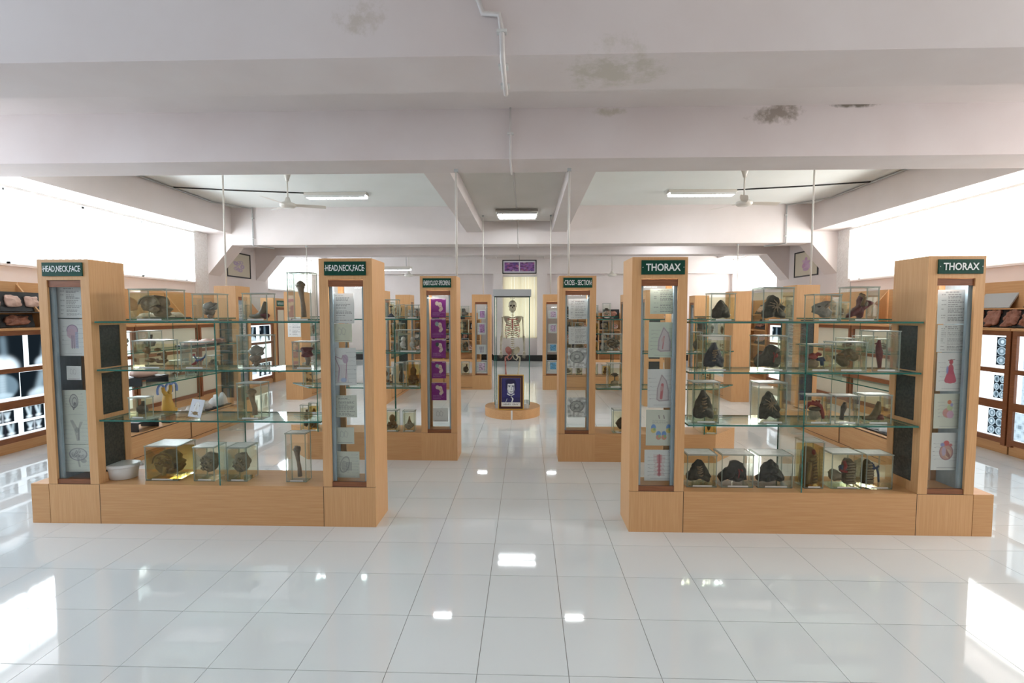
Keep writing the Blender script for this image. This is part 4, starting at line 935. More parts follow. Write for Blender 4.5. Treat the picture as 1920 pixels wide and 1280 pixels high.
# jars on the return shelves
for i, (x, y, z, w, h, kind, fl, label) in enumerate([
    (-3.645, 3.62, ZB, .085, .40, 'throat', ST, 'tall jar on the return plinth outside the head pillar'),
    (-3.635, 3.88, SHZ[0], .09, .26, 'bits', C, 'jar on the lower return shelf outside the head pillar'),
    (-3.635, 3.88, SHZ[1], .09, .30, 'strip', ST, 'jar on the upper return shelf outside the head pillar'),
    (3.205, 3.72, ZB, .10, .36, 'bean', A_, 'dark brown jar on the return plinth outside the thorax pillar'),
    (3.205, 3.90, SHZ[0], .09, .31, 'twist', A_, 'amber jar on the lowest return shelf outside the thorax pillar'),
    (3.205, 3.90, SHZ[1], .09, .25, 'bits', C, 'clear jar on the middle return shelf outside the thorax pillar'),
    (3.205, 3.90, SHZ[2], .09, .30, 'muscle_stub', ST, 'pinkish jar on the highest return shelf outside the thorax pillar')]):
    jar(label, x, y, z, w, h, .09, kind, fl, seed=90 + i)

# white tub on the plinth
r = thing('plastic_tub', 'white plastic tub with a loose lid on the plinth beside the dark side window', 'tub', (at(236, 890, 3.62).x, 3.60, ZB + .001), .25)
MB().lathe([(.084, 0), (.088, .003), (.100, .085), (.101, .095), (.08, .094)], n=28, sx=1.05, sy=.8).build('tub_body', 'plastic_white', r)
MB().lathe([(.103, 0), (.113, .001), (.114, .022), (.108, .027), (.102, .024)], (0, 0, .088), 28, sx=1.05, sy=.8).build('lid', 'plastic_white', r); MB().lathe([(.098, 0), (.098, .002)], (0, 0, .112), 28, sx=1.05, sy=.8).build('lid_top', 'lid', r)
MB().tube([(.105, 0, .098), (.135, 0, .100), (.138, .0, .104)], [.014, .012, .004], 8).build('lid_tab', 'plastic_white', r)
# mounted specimen card
k = Ink(44, 60, (.74, .75, .80)); k.ell(.5, .35, .20, .22, (.70, .68, .66)); k.line([(.45, .2), (.35, .6)], (.86, .86, .86), .05).line([(.55, .2), (.65, .6)], (.86, .86, .86), .05).ell(.3, .35, .03, .02, (.05, .05, .05)).ell(.68, .35, .03, .02, (.05, .05, .05)).ell(.5, .78, .2, .1, (.26, .16, .05)).line([(.2, .72), (.75, .86)], (.3, .2, .08), .03).line([(.2, .85), (.7, .72)], (.2, .12, .05), .02)
r = thing('specimen_card', 'small brown bone mounted on white card, leaning on the lowest glass shelf', 'mount', at(369, 784, 3.56), 0); r.location.z = SHZ[0] + .001
h = ink_object('card', k, .098, .135, .003, parent=r); h.location = (0, 0, .069); h.rotation_euler = (-.28, .12, 0)
o = MB().box(-.053, .053, .002, .018, -.07, .07).build('acrylic_block', 'glass', r, (0, 0, .071)); o.rotation_euler = (-.28, .12, 0)
# ---------------------------------------------------------------- wall cabinets with film viewers
def film(kind, rng, w=40, h=50):
    k = Ink(w, h, (.006, .010, .014)); b = (.72, .88, 1)
    if kind == 'pelvis':
        k.ell(.45, 1.0, .42, .40, b, .8).ell(.45, .98, .30, .25, (1, 1, 1), .7).line([(.5, .1), (.52, .7)], (.25, .36, .44), .07, .5).rect(.03, .18, .09, .27, b)
    elif kind == 'spine':
        k.ell(.5, .55, .45, .5, (.16, .24, .30), .8)
        for i in range(9): k.ell(.5, .08 + i * .1, .12, .035, (.55, .70, .80), .7)
        k.ell(.5, .9, .3, .12, (.45, .6, .7), .7)
    elif kind == 'side_spine':
        for i in range(9): k.ell(.62 - .02 * i, .08 + i * .1, .12, .05, (.34, .46, .54), .7)
        k.ell(.6, .95, .4, .25, b, .6)
    elif kind == 'hand':
        for x in (.3, .7):
            for i in range(4): k.line([(x, .75), (x - .12 + i * .08, .15)], (.5, .62, .7), .03, .8)
            k.ell(x, .8, .13, .12, (.7, .8, .88), .8)
        k.rect(.48, 0, .52, 1, (.7, .8, .9), .7)
    elif kind == 'foot':
        for x in (.28, .72): k.line([(x - .1, .1), (x + .02, .8)], (.55, .68, .76), .06, .8).line([(x + .08, .1), (x + .05, .8)], (.42, .55, .62), .04, .8).ell(x, .85, .14, .12, (.7, .82, .9), .8)
        k.rect(.48, 0, .52, 1, (.02, .02, .03))
    elif kind in ('brain', 'slices', 'strip'):
        ny = {'brain': 3, 'slices': 4, 'strip': 3}[kind]; nx = max(1, round(ny * w / h))
        for i in range(nx):
            for j in range(ny):
                cx, cy = (i + .5) / nx, (j + .5) / ny; k.ell(cx, cy, .40 / nx, .40 / ny, (.13, .19, .23)).ell(cx, cy, .40 / nx, .40 / ny, (.50, .64, .74), .9, .022)
                k.ell(cx + rng.uniform(-.03, .03), cy, .16 / nx, .2 / ny, rng.choice([(.4, .5, .58), (.03, .05, .07), (.55, .68, .78)]), .8)
        for i in range(1, ny): k.rect(0, i / ny - .004, 1, i / ny + .004, (.3, .4, .46), .6)
    return blur(k, {'pelvis': 14, 'spine': 5, 'side_spine': 10, 'hand': 5, 'foot': 5}.get(kind, 1))
ROWS = ((.18, .50), (.59, .905), (.955, 1.325))
def viewer(label, side, y0, y1, content, lit=True, gable=True):
    X = -5.77 if side < 0 else 5.33; rz = PI / 2 if side < 0 else -PI / 2
    r = thing('film_viewer', label, 'film viewer', (X, y0 if side < 0 else y1, 0), rz); w = y1 - y0
    m = MB().box(0, w, .03, .6, 0, .12).box(0, w, .05, .6, .12, 1.38); m.box(0, w, -.02, .6, 1.38, 1.405).box(0, w, .58, .6, 1.405, ZT)
    m.build('cabinet', ['wood_h'], r)
    f = MB().box(0, .05, 0, .05, .10, 1.38).box(w - .05, w, 0, .05, .10, 1.38); z = .12
    for (a, b) in ROWS: f.box(.05, w - .05, 0, .05, z, a); z = b
    f.box(.05, w - .05, 0, .05, z, 1.38); f.build('frame', 'brown_wood', r)
    for (a, b) in ROWS: box(.05, w - .05, .03, .049, a, b).build('light_panel', 'lightbox' if lit else 'cream_panel', r)
    if gable: MB().prism([(.15, 1.405), (.58, 1.405), (.58, ZT - .02)], w - .02, w, axis='x').build('gable', 'wood_v', r)
    for (row, u0, u1, v0, v1, kind, lab) in content:
        a, b = ROWS[row]; ww = (w - .1) * (u1 - u0); hh = (b - a) * (v1 - v0)
        k = film(kind, random.Random(sum(map(ord, lab)) % 999), 48, max(16, int(48 * hh / ww)))
        o = ink_object('xray_film', k, ww, hh, .002, 'film'); lx = .05 + (w - .1) * (u0 + u1) / 2; lz = a + (b - a) * (v0 + v1) / 2
        o.location = (X - lx * 0 + (-.026 if side < 0 else .026), (y0 + lx) if side < 0 else (y1 - lx), lz); o.rotation_euler = (0, 0, rz); tag(o, lab, 'x-ray film')
    return r
viewer('lit film viewer holding the pelvis, spine and hand x-rays beside the head pillar', -1, 4.78, 5.88, [
    (2, .13, .56, 0, 1, 'pelvis', 'dark x-ray film with a glowing white pelvis at its foot'), (2, .62, .97, .05, 1, 'side_spine', 'x-ray film of a side spine next to the pelvis film'),
    (1, .13, .50, .12, 1, 'spine', 'x-ray film with a bright backbone in the middle row'), (1, .51, .93, .08, .98, 'side_spine', 'dark x-ray film with a hazy white curve, beside the backbone film'),
    (0, .18, .42, .55, .95, 'hand', 'small paired x-ray film above another, beside the viewer post'), (0, .52, .76, .55, .98, 'foot', 'small rounded x-ray film with two bones'),
    (0, .18, .46, .06, .48, 'foot', 'small x-ray film with spread white bones in the lowest row'), (0, .52, .76, .08, .45, 'hand', 'small dark paired x-ray film in the lowest row')])
viewer('lit film viewer hidden mostly behind the head pillar', -1, 5.9, 6.95, [(2, .1, .5, .05, .95, 'spine', 'x-ray film of a backbone in the viewer behind the head pillar')])
viewer('unlit viewer with cream panels behind the ear model', -1, 6.97, 8.35, [], False)
viewer('unlit viewer with cream panels beside the far lit one', -1, 8.37, 9.7, [], False)
viewer('far lit film viewer of four bright panels beyond the ridged jar', -1, 9.72, 10.85, [
    (2, .12, .42, .1, .9, 'side_spine', 'far x-ray film, dark strip on a bright panel'), (2, .55, .95, .05, .95, 'pelvis', 'far x-ray film with a light blue fan shape'),
    (0, .5, .95, .1, .95, 'foot', 'far x-ray film of leg bones at the foot of its viewer'), (0, .08, .4, .3, .95, 'side_spine', 'far small x-ray film hung low on a bright panel')])
viewer('lit viewer with grids of brain scans at the end of the hall wall cabinets', 1, 4.42, 5.46, [
    (2, .06, .93, .04, 1, 'slices', 'black film with rows of small round brain scans in the highest row'), (1, .06, .88, .0, .97, 'slices', 'black film with rows of dim brain scans in the middle row'),
    (0, .0, .98, .02, .97, 'brain', 'black film with large face and brain scans in the lowest row')])
viewer('lit viewer with narrow scan strips beside the outer thorax pillar', 1, 5.48, 6.5, [
    (2, .86, .99, .1, .95, 'strip', 'film strip of three bright round scans beside the outer thorax pillar'), (1, .85, .99, .08, .9, 'strip', 'film strip of pale scans in the middle row'), (0, .80, .99, .05, .95, 'brain', 'bluish film of scans low beside the outer thorax pillar')])
viewer('unlit viewer with cream panels behind the small clear boxes', 1, 6.52, 8.1, [], False)
viewer('unlit viewer with cream panels beyond the small clear boxes', 1, 8.12, 9.7, [], False)
viewer('far lit film viewer between the two black lung jars', 1, 9.72, 10.85, [(2, .1, .45, .1, .9, 'pelvis', 'far film with a dark blue shape on the thorax side'), (2, .55, .9, .1, .9, 'side_spine', 'far film with a narrow bone on the thorax side')])

# leaning boards with casts on the viewer tops
def board(label, x, y, z, w, h, rz, lean, items, mat='black_board', cat='model board', th=.015):
    r = thing('model_board', label, cat, (x, y, z + .002 + th * math.sin(lean)), rz)
    p = MB().box(-w / 2, w / 2, 0, th, 0, h).build('board', mat, r); p.rotation_euler = (-lean, 0, 0)
    for i, (u, v, a, b, m, nz) in enumerate(items):
        o = MB().blob([(-.5 * a, -.45 * b), (-.52 * a, .1 * b), (-.35 * a, .5 * b), (.1 * a, .48 * b), (.5 * a, .4 * b), (.5 * a, -.3 * b), (.1 * a, -.5 * b)], (0, 0, 0), .028, 0, nz, i + w * 10).build('cast', m, r)
        loc = Vector(((u - .5) * w, -.012, v * h)); loc.rotate(Matrix.Rotation(-lean, 3, 'X')); o.location = loc; o.rotation_euler = (-lean, 0, 0)
    return r
LR, RR = PI / 2, -PI / 2
board('black board with four pale flesh-pink slabs on the viewer top', -6.12, 5.52, 1.57, .95, .25, LR, .35, [(.12, .5, .16, .16, 'pink_model', .2), (.36, .5, .18, .17, 'pink_model', .2), (.62, .5, .17, .15, 'pink_model', .2), (.85, .48, .15, .14, 'pink_model', .2)]).location.z = 1.60
sh = thing('rack_shelf', 'grey glass shelf carrying the board of four pale slabs', 'shelf', (-6.1, 5.52, 1.58)); box(-.2, .2, -.58, .52, 0, .012).build('shelf_plate', 'dark_metal', sh); box(-.2, .2, .50, .52, -.17, 0).build('shelf_end', 'wood_v', sh); box(-.2, .2, -.58, -.56, -.17, 0).build('shelf_end', 'wood_v', sh)
board('black board with one oval red-brown cast on the viewer top', -6.02, 5.55, 1.406, .42, .155, LR, .25, [(.5, .5, .24, .12, 'brown_model', .5)])
r = thing('bowl_model', 'shallow patterned bowl with a small white figure on the viewer top', 'bowl', (-5.95, 5.90, 1.406))
MB().lathe([(.04, 0), (.085, .022), (.10, .045), (.094, .045), (.03, .012)], n=20).build('bowl', 'brown_model', r); MB().tube([(0, 0, .012), (0, .01, .06), (.005, 0, .10)], [.012, .010, .014], 8).tube([(0, .0, .07), (0, .14, .072)], .006, 6).build('figure', 'white_model', r)
board('black board with four curled red-brown fetus casts on the viewer top', 5.60, 5.90, 1.406, .86, .22, RR, .30, [(.14, .5, .13, .2, 'brown_model', .5), (.38, .5, .15, .2, 'brown_model', .5), (.64, .5, .16, .2, 'brown_model', .5), (.87, .5, .14, .2, 'brown_model', .5)])
board('plain grey board leaning at the back of the viewer top', 5.80, 6.22, 1.636, .42, .30, RR, .55, [], 'grey_metal')
sh = thing('rack_shelf', 'raised wooden ledge behind the fetus cast board', 'shelf', (5.74, 5.90, 1.62)); box(-.12, .16, -.7, .7, 0, .015).build('shelf_plate', 'wood_h', sh); box(.02, .16, .66, .68, -.214, 0).build('shelf_end', 'wood_v', sh); box(.02, .16, -.68, -.66, -.214, 0).build('shelf_end', 'wood_v', sh)
board('small black board with a pink cast on the raised ledge', 5.80, 5.66, 1.636, .36, .22, RR, .5, [(.5, .5, .22, .14, 'pink_model', .4)])

# ---------------------------------------------------------------- open cases along the far walls
def bookcase(label, loc, rz, w, zs, top=1.6, cols=1):
    r = thing('open_case', label, 'shelf unit', loc, rz); D = .42
    c = MB().box(0, .02, 0, D, 0, top).box(w - .02, w, 0, D, 0, top).box(0, w, D - .015, D, 0, top); c.box(.02, w - .02, .01, D - .015, 0, .08); c.build('carcass', 'wood_v', r)
    for i in range(1, cols): box(w * i / cols - .01, w * i / cols + .01, .02, D - .015, .08, top).build('divider', 'wood_v', r)
    for z in zs: box(.02, w - .02, .01, D - .016, z - .02, z).build('shelf', 'wood_h', r)
    return r
def on_case(root, lx, ly, z):
    v = Vector((lx, ly, z)); v.rotate(Matrix.Rotation(root.rotation_euler.z, 3, 'Z')); return Vector(root.location) + v
def plate(label, p, R, rz, lean, seed, group=None):
    r = thing('section_plate', label, 'section model', p, rz, group)
    m = MB().lathe([(R * .82, 0), (R, .012), (R, .05), (R * .92, .055)], n=24).build('dish', 'white_model', r); t = MB().ball((0, 0, .052), R * .9, R * .9, .012, 0, 20, 8, .2, seed).ball((-.1 * R, .1 * R, .062), R * .25, R * .22, .01, 1).ball((.35 * R, -.2 * R, .06), R * .22, R * .2, .01, 1).build('cut_face', ['brown_model', 'white_model'], r)
    for o in (m, t): o.rotation_euler = (PI / 2 - lean, 0, 0); o.location = (0, 0, R * .95)
    return r
cw = bookcase('open wooden case of leaning boards beyond the far lit viewer', (-5.77, 11.62, 0), LR, 1.1, (.45, .85, 1.2, 1.55), 1.9)
for i, (z, lab) in enumerate(((.46, 'black board with two pale casts on the lowest ledge beyond the lit viewer'), (.86, 'black board with long slabs on the second ledge beyond the lit viewer'), (1.21, 'black board with a pale cast on the third ledge beyond the lit viewer'))):
    p = on_case(cw, .5, .14, z); board(lab, p.x, p.y, p.z, .7, .25, LR, .6, [(.3, .5, .16, .2, 'pink_model', .3), (.7, .5, .16, .2, 'flesh_pale', .3)])
plate('big pale round section model leaning high in the case beyond the lit viewer', on_case(cw, .5, .16, 1.555), .20, LR, .5, 3)
p = thing('wall_pillar', 'narrow wooden pillar with a small green plaque beside the far lit viewer', 'pillar', (-5.77, 10.9, 0), LR)
box(0, .62, 0, .3, 0, 1.93).build('post', 'wood_v', p); box(.17, .45, -.006, 0, .25, 1.66).build('sheet_panel', 'cream_panel', p); box(.12, .50, -.004, 0, .2, 1.72).build('frame', 'brown_wood', p)
k = Ink(30, 14, (.015, .10, .07)); k.rect(.1, .3, .9, .7, (.6, .66, .62), .5).noise(9, .5, 3); o = ink_object('plaque', k, .34, .13, .006, parent=p); o.location = (.31, -.007, 1.81)
cwr = bookcase('open wooden case with red casts seen between the two black lung jars', (5.33, 12.4, 0), RR, 1.45, (.45, .85, 1.2, 1.55), 1.9)
for i, (z, m, lab) in enumerate(((.46, 'muscle_red', 'dark board with bright red casts on the lowest ledge of the thorax-side case'), (.86, 'pink_model', 'dark board with a pink figure on the second ledge of the thorax-side case'), (1.21, 'brown_model', 'dark board with a slanting slab on the third ledge of the thorax-side case'), (1.555, 'pink_model', 'pink limb cast on a sloping board high in the thorax-side case'))):
    p = on_case(cwr, .9, .14, z); board(lab, p.x, p.y, p.z, .6, .26, RR, .6, [(.4, .5, .3, .16, m, .5)])
# back wall cases
bl = bookcase('long open case along the end wall on the embryology side', (-5.2, 15.72, 0), 0, 3.7, (.35, .70, 1.05, 1.38), 1.60, 3)
br = bookcase('long open case along the end wall on the cross-section side', (1.05, 15.72, 0), 0, 3.9, (.35, .70, 1.05, 1.38), 1.60, 3)
rg = random.Random(8)
for i, lx in enumerate((.25, .87, 1.55, 2.15, 2.85, 3.45)): plate('round pale dish with a brown body section, propped on the end wall case', on_case(br, lx, .10, 1.387), .135, 0, .75, i, 'round section dishes on the end wall case')
for i, (x, w, h, m, lab) in enumerate(((.1, .30, .42, 'brown_model', 'tall dark board with two red casts behind the section dishes'), (.75, .36, .45, 'pink_model', 'dark board with a pink shell-like cast behind the section dishes'), (1.45, .55, .33, 'brown_model', 'wide dark board with red-brown casts behind the section dishes'), (2.7, .5, .4, 'brown_model', 'dark board behind the last section dishes'))):
    p = on_case(br, x + w / 2, .26, 1.387); board(lab, p.x, p.y, p.z, w, h, 0, .2, [(.5, .55, w * .6, h * .55, m, .5)])
p = on_case(br, .55, .31, 1.385); board('pale cream board with a cream cast behind the section dishes', p.x, p.y, p.z, .24, .4, 0, .2, [(.5, .5, .16, .22, 'flesh_pale', .4)], 'white_board')
def far_items(root, w, side, grp):
    for lv, z in enumerate((.355, .705, 1.055)):
        x = .12
        while x < w - .25:
            t = rg.random(); ww = rg.uniform(.16, .3)
            for dv in (w / 3, 2 * w / 3):
                if x - .02 < dv < x + ww + .02: x = dv + .03
            if x + ww > w - .04: break
            p = on_case(root, x + ww / 2, .16, z)
            kd = rg.choice(['bean', 'bits', 'folded', 'strip', 'twist', 'fetus_pale']); fl = rg.choice([C, ST, A_]); cm = rg.choice(['brown_model', 'pink_model', 'flesh_pale', 'white_model'])
            if t < .45: jar('%s jar, %s specimen, %s of the %s end wall case' % (FLUID[fl], WHAT[kd], LEVEL[z], side), p.x, p.y, p.z, ww * .8, rg.uniform(.18, .27), .12, kd, fl, seed=int(x * 50) + lv, label_strip=False, group='jars on the ' + side + ' end wall case')
            elif t < .8: o = board('dark board with %s cast, %s of the %s end wall case' % ({'brown_model': 'a red-brown', 'pink_model': 'a pink', 'flesh_pale': 'a tan', 'white_model': 'a white'}[cm], LEVEL[z], side), p.x, p.y, p.z, ww, rg.uniform(.2, .27), 0, .3, [(.5, .5, ww * .6, .14, cm, .5)]); o['group'] = 'boards in the ' + side + ' end wall case'
            else: plate('white dish with a brown section, %s of the %s end wall case' % (LEVEL[z], side), p, .09, 0, .7, int(x * 9), 'dishes in the ' + side + ' end wall case')
            x += ww + rg.uniform(.05, .14)
far_items(bl, 3.7, 'embryology-side', None); far_items(br, 3.9, 'cross-section-side', None)
for lx in (.35, .85, 1.62, 2.1, 2.95):
    p = on_case(bl, lx, .25, 1.387); o = board('dark board with reddish casts on top of the embryology-side end wall case', p.x, p.y, p.z, .42, .36, 0, .2, [(.5, .5, .24, .2, 'brown_model', .5)]); o['group'] = 'boards on the embryology-side end case'

# jars on the far display units
def row_of(label, grp, xs, Y, zs, seed, face=None, X=None):
    rg = random.Random(seed)
    for z in zs:
        for x in xs:
            w = rg.uniform(.13, .19); h = rg.uniform(.2, .29); kd = rg.choice(['bean', 'folded', 'bits', 'lump', 'fetus', 'strip', 'sprig', 'coil'])
            a = (x, Y) if X is None else (X, x)
            fl = rg.choice([C, C, ST, ST, A_])
            jar('%s jar, %s specimen, %s of %s' % (FLUID[fl], WHAT[kd], LEVEL[z], label), a[0], a[1], z, w if X is None else .13, h, .12 if X is None else w, kd, fl, seed=rg.randrange(99), label_strip=False, group=grp)
row_of('the unsigned unit with purple prints', 'jars on the unsigned embryology-side unit', (-1.28, -1.5, -1.78, -2.0), 10.1, (ZB,) + SHZ, 5)
row_of('the unsigned unit with blue prints', 'jars on the unsigned cross-section-side unit', (.87, 1.1, 1.4, 1.66), 10.1, (ZB,) + SHZ, 6)
row_of('the run behind embryology', 'jars on the run behind the embryology unit', (8.75, 9.05, 9.55, 9.85), 0, SHZ, 7, X=-2.57)
row_of('the run behind cross-section', 'jars on the run behind the cross-section unit', (8.75, 9.05, 9.55, 9.85), 0, SHZ, 8, X=2.15)
row_of('the plain-ended unit with a notice', 'jars on the plain-ended head-side unit', (9.2, 9.5, 10.0, 10.3), 0, SHZ[:2], 9, X=-4.23)
row_of('the plain-ended unit behind thorax', 'jars on the plain-ended thorax-side unit', (9.2, 9.5, 10.0, 10.3), 0, SHZ[:2], 10, X=3.80)

# ---------------------------------------------------------------- models on the two runs behind the front units
XS = -4.27
def stand(label, x, y, z, w, d, h, tilt=0, cap=None):
    r = thing('model_stand', label, 'stand', (x, y, z + .001))
    MB().box(-w / 2, w / 2, -d / 2, d / 2, h - .02, h).build('stand_top', 'black_board', r); [MB().box(-w / 2, w / 2, q - .0075, q + .0075, 0, h - .02).build('stand_leg', 'black_board', r) for q in (-d / 2 + .0075, d / 2 - .0075)]
    return r
stand('black stand under the pink face model', XS, 5.25, SHZ[0], .26, .40, .085)
r = thing('face_model', 'pink half face model lying on a black stand', 'face model', (XS, 5.25, SHZ[0] + .086))
MB().ball((0, 0, .045), .10, .16, .06, 0, 18, 10, .1, 3).tube([(0, -.02, .09), (0, .0, .12), (0, .03, .095)], [.012, .018, .012], 8).tube([(.06, .06, .085), (.0, .07, .098), (-.06, .06, .085)], [.006, .011, .006], 8).ball((-.04, -.07, .09), .02, .014, .012, 1).ball((.04, -.07, .09), .02, .014, .012, 1).build('face', ['pink_model', 'bone_dark'], r)
r = thing('ear_model', 'yellow inner ear model with blue loops on a black foot', 'ear model', (-4.2, 5.50, ZB + .001))
MB().box(-.05, .05, -.05, .05, 0, .09).build('foot', 'black_board', r)
MB().tube([(0, 0, .08), (0, .01, .16), (0, -.01, .26), (0, 0, .33)], [.035, .07, .05, .045], 12).tube([(0, .03, .14), (0, .10, .12), (0, .13, .13)], [.04, .035, .02], 10).tube([(0, 0, .30), (0, -.06, .37), (0, -.07, .42)], [.03, .02, .018], 8).tube([(0, 0, .30), (0, .05, .38), (0, .05, .43)], [.03, .02, .018], 8).build('ear_body', 'yellow_model', r)
pbr('loop_blue', (.16, .24, .48), .4)
for (c, s) in (((0, -.10), 1), ((0, .02), 1), ((0, .10), -1)): MB().tube([(.012 * i * 0, c[1] + .055 * math.cos(a), .38 + .072 * math.sin(a)) for i, a in enumerate(np.linspace(-.5, PI + .5, 14))], .012, 8).build('canal_loop', 'loop_blue', r)
def slab_model(label, x, y, z, w, l, h, rz, m, seed):
    r = thing('slab_model', label, 'model', (x, y, z + .001), rz)
    box(-w / 2, w / 2, -l / 2, l / 2, 0, .015).build('base_board', 'black_board', r)
    b = MB()
    for i in range(4): b.ball((0, -l * .36 + l * .24 * i, .02), w * .36, l * .11, h * (.6 + .2 * (i % 2)), 0, 14, 8, .4, seed + i)
    b.build('casts', m, r); return r
slab_model('pale model row on a black base on the plinth, beside the ear model', -4.26, 6.02, ZB, .22, .62, .10, 0, 'white_model', 4)
slab_model('white limb model row at the far end of the plinth beyond the ear model', -4.26, 6.5, ZB, .20, .30, .16, 0, 'plastic_white', 9)
stand('low black stand on the plinth beside the drawers', -4.26, 5.15, ZB, .2, .3, .10)
slab_model('pale casts on a sloping black base, top shelf of the run behind the head unit', XS, 5.55, SHZ[2], .26, .62, .07, 0, 'white_model', 14)
slab_model('pink casts on a black base, middle shelf behind the head unit', XS, 6.15, SHZ[1], .24, .5, .07, 0, 'pink_model', 24)
slab_model('small brown casts at the far end of the middle shelf behind the head unit', XS, 6.55, SHZ[1] , .2, .22, .06, 0, 'brown_model', 28)
for i, (y, z, lab) in enumerate(((5.0, SHZ[1], 'boxy jar with white lumps on the middle shelf of the run behind the head unit'), (5.35, SHZ[1], 'boxy jar with a round specimen, middle shelf behind the head unit'), (5.75, SHZ[0], 'clear jar beside the pink face model'), (6.1, SHZ[0], 'second clear jar along from the pink face model'), (6.45, SHZ[0], 'last clear jar along from the pink face model'))):
    jar(lab, XS, y, z, .16, .22, .18, ['lump', 'bean', 'bits', 'strip', 'folded'][i], C, seed=120 + i, label_strip=False)
XR_ = 3.85
for i, (x, z, h, kd, fl, lab) in enumerate(((5.62, SHZ[1], .16, 'embryos', C, 'small clear box with an orange ring on the middle shelf behind the heart jar'), (5.92, SHZ[1], .12, 'fetus', C, 'small low clear box beside the orange ring box'), (5.35, SHZ[1], .14, 'bits', C, 'clear box with coloured bits nearest the dark red muscle jar'), (6.2, SHZ[0], .16, 'bits', C, 'small clear box standing behind the red arched vessel'),
        (5.02, SHZ[2], .30, 'folded', ST, 'large cream jar behind the dark red forked specimen'), (5.0, SHZ[0], .30, 'lump', ST, 'large cream jar low behind the dark side window of the thorax unit'), (5.05, SHZ[1], .30, 'strip', C, 'tall clear jar behind the spindle muscle'), (6.1, SHZ[2], .2, 'bits', C, 'clear jar on the top shelf behind the pale grey heart'))):
    jar(lab, XR_, x, z, .16, h, .18, kd, fl, seed=140 + i, label_strip=False)
slab_model('long pale slab model on the plinth behind the thorax unit', XR_, 5.3, ZB, .2, .6, .06, 0, 'plastic_white', 44)
# ---------------------------------------------------------------- skeleton case on its round plinth
SX, SY = -.215, 7.52
r = thing('round_plinth', 'round wooden plinth in two halves under the skeleton case', 'plinth', (SX, SY, 0))
for s in (1, -1):
    pts = [(s * .004, -.43)] + [(s * .43 * math.sin(a), -.43 * math.cos(a)) for a in np.linspace(.05, PI - .05, 22)] + [(s * .004, .43)]
    MB().prism(pts[::s], 0, .135).build('plinth_half', 'wood_h', r)
box(-.012, .012, -.437, -.42, 0, .137).build('joint_strip', 'white_metal', r)
r = thing('glass_case', 'tall upright glass case with a grey box top around the skeleton', 'display case', (SX, SY, .136))
cx, cd_, ch = .262, .22, 1.70
box(-cx, cx, -cd_, cd_, 0, .05).build('case_base', 'grey_metal', r)
for a in (-1, 1):
    box(-cx, cx, a * cd_ - .003, a * cd_ + .003, .05, ch).build('pane', 'glass_clear', r); box(a * cx - .003, a * cx + .003, -cd_, cd_, .05, ch).build('pane', 'glass_clear', r)
    for b in (-1, 1): box(a * cx - .005, a * cx + .005, b * cd_ - .005, b * cd_ + .005, .05, ch).build('edge_strip', 'glass_edge', r)
box(-cx - .025, cx + .025, -cd_ - .02, cd_ + .02, ch, ch + .10).build('case_top', 'grey_metal', r)
box(-cx, cx, -cd_, cd_, ch - .008, ch).build('top_shadow_strip', 'dark_metal', r)
MB().tube([(0, .0, ch - .008), (0, 0, 1.64)], .002, 6).tube([(.03 * math.cos(a), 0, ch - .02 + .02 * math.sin(a)) for a in np.linspace(PI, 2 * PI, 10)], .003, 6).build('hanging_hook', 'dark_metal', r)
for s in (-1, 1): box(s * .2 - .05, s * .2 + .05, -cd_ - .03, -cd_ - .006, 0, .07).build('clamp_block', 'plastic_white', r)
r = thing('skeleton', 'hanging human skeleton with some red-painted bones in the glass case', 'skeleton', (SX, SY, .136))
def bone(name, pts, rad, m='bone', n=8): return MB().tube(pts, rad, n).build(name, m, r)
s = MB(); s.ball((0, 0, 1.575), .062, .075, .068, 0, 20, 14).ball((0, -.03, 1.535), .048, .05, .05, 0, 16, 10)
for q in (-1, 1): s.ball((q * .024, -.068, 1.558), .0165, .012, .015, 1, 12, 8)
s.ball((0, -.078, 1.532), .008, .008, .012, 1, 8, 6)
for q in (-1, 1): s.tube([(q * .02, -.07, 1.538), (q * .052, -.045, 1.54), (q * .06, .0, 1.548)], .007, 6, 0)
s.build('skull', ['bone', 'bone_dark'], r)
MB().tube([(-.044, .0, 1.53), (-.042, -.02, 1.49), (-.02, -.062, 1.472), (.02, -.062, 1.472), (.042, -.02, 1.49), (.044, .0, 1.53)], [.007, .010, .012, .012, .010, .007], 8).box(-.02, .02, -.076, -.068, 1.482, 1.502).build('jaw', 'bone', r)
v = MB()
for i in range(24):
    z = 1.47 - i * .0245 - .0002 * i * i; y = .012 * math.sin(i * .35) + .01; q = .011 + .0006 * i
    v.lathe([(q * .9, 0), (q, .004), (q * .85, .009), (q, .014), (q * .9, .017)], (0, y, z), 10).tube([(-.028, y + .012, z + .008), (.028, y + .012, z + .008)], .004, 5)
v.build('spine', 'bone', r)
rc = MB()
for i in range(11):
    z = 1.375 - i * .026; R = .062 + .052 * math.sin(min(1, (i + 1) / 7) * PI / 2) - (.006 * max(0, i - 7)); dz = .05 + .006 * i
    for q in (-1, 1):
        e = PI * .93 if i < 7 else PI * (.85 - .08 * (i - 7)); rc.tube([(q * R * math.sin(a), .035 - R * .72 * (1 - math.cos(a)) + .02, z - dz * (a / PI) + (.05 if i > 5 else .02) * max(0, a - 2)) for a in np.linspace(.1, e, 12)], .0066, 6, 0 if i % 3 else 1)
rc.build('rib_cage', ['bone', 'bone_red'], r)
MB().prism([(-.016, 1.36), (.016, 1.36), (.011, 1.29), (.013, 1.22), (0, 1.17), (-.013, 1.22), (-.011, 1.29)], -.085, -.072, axis='y').build('breastbone', 'bone_red', r)
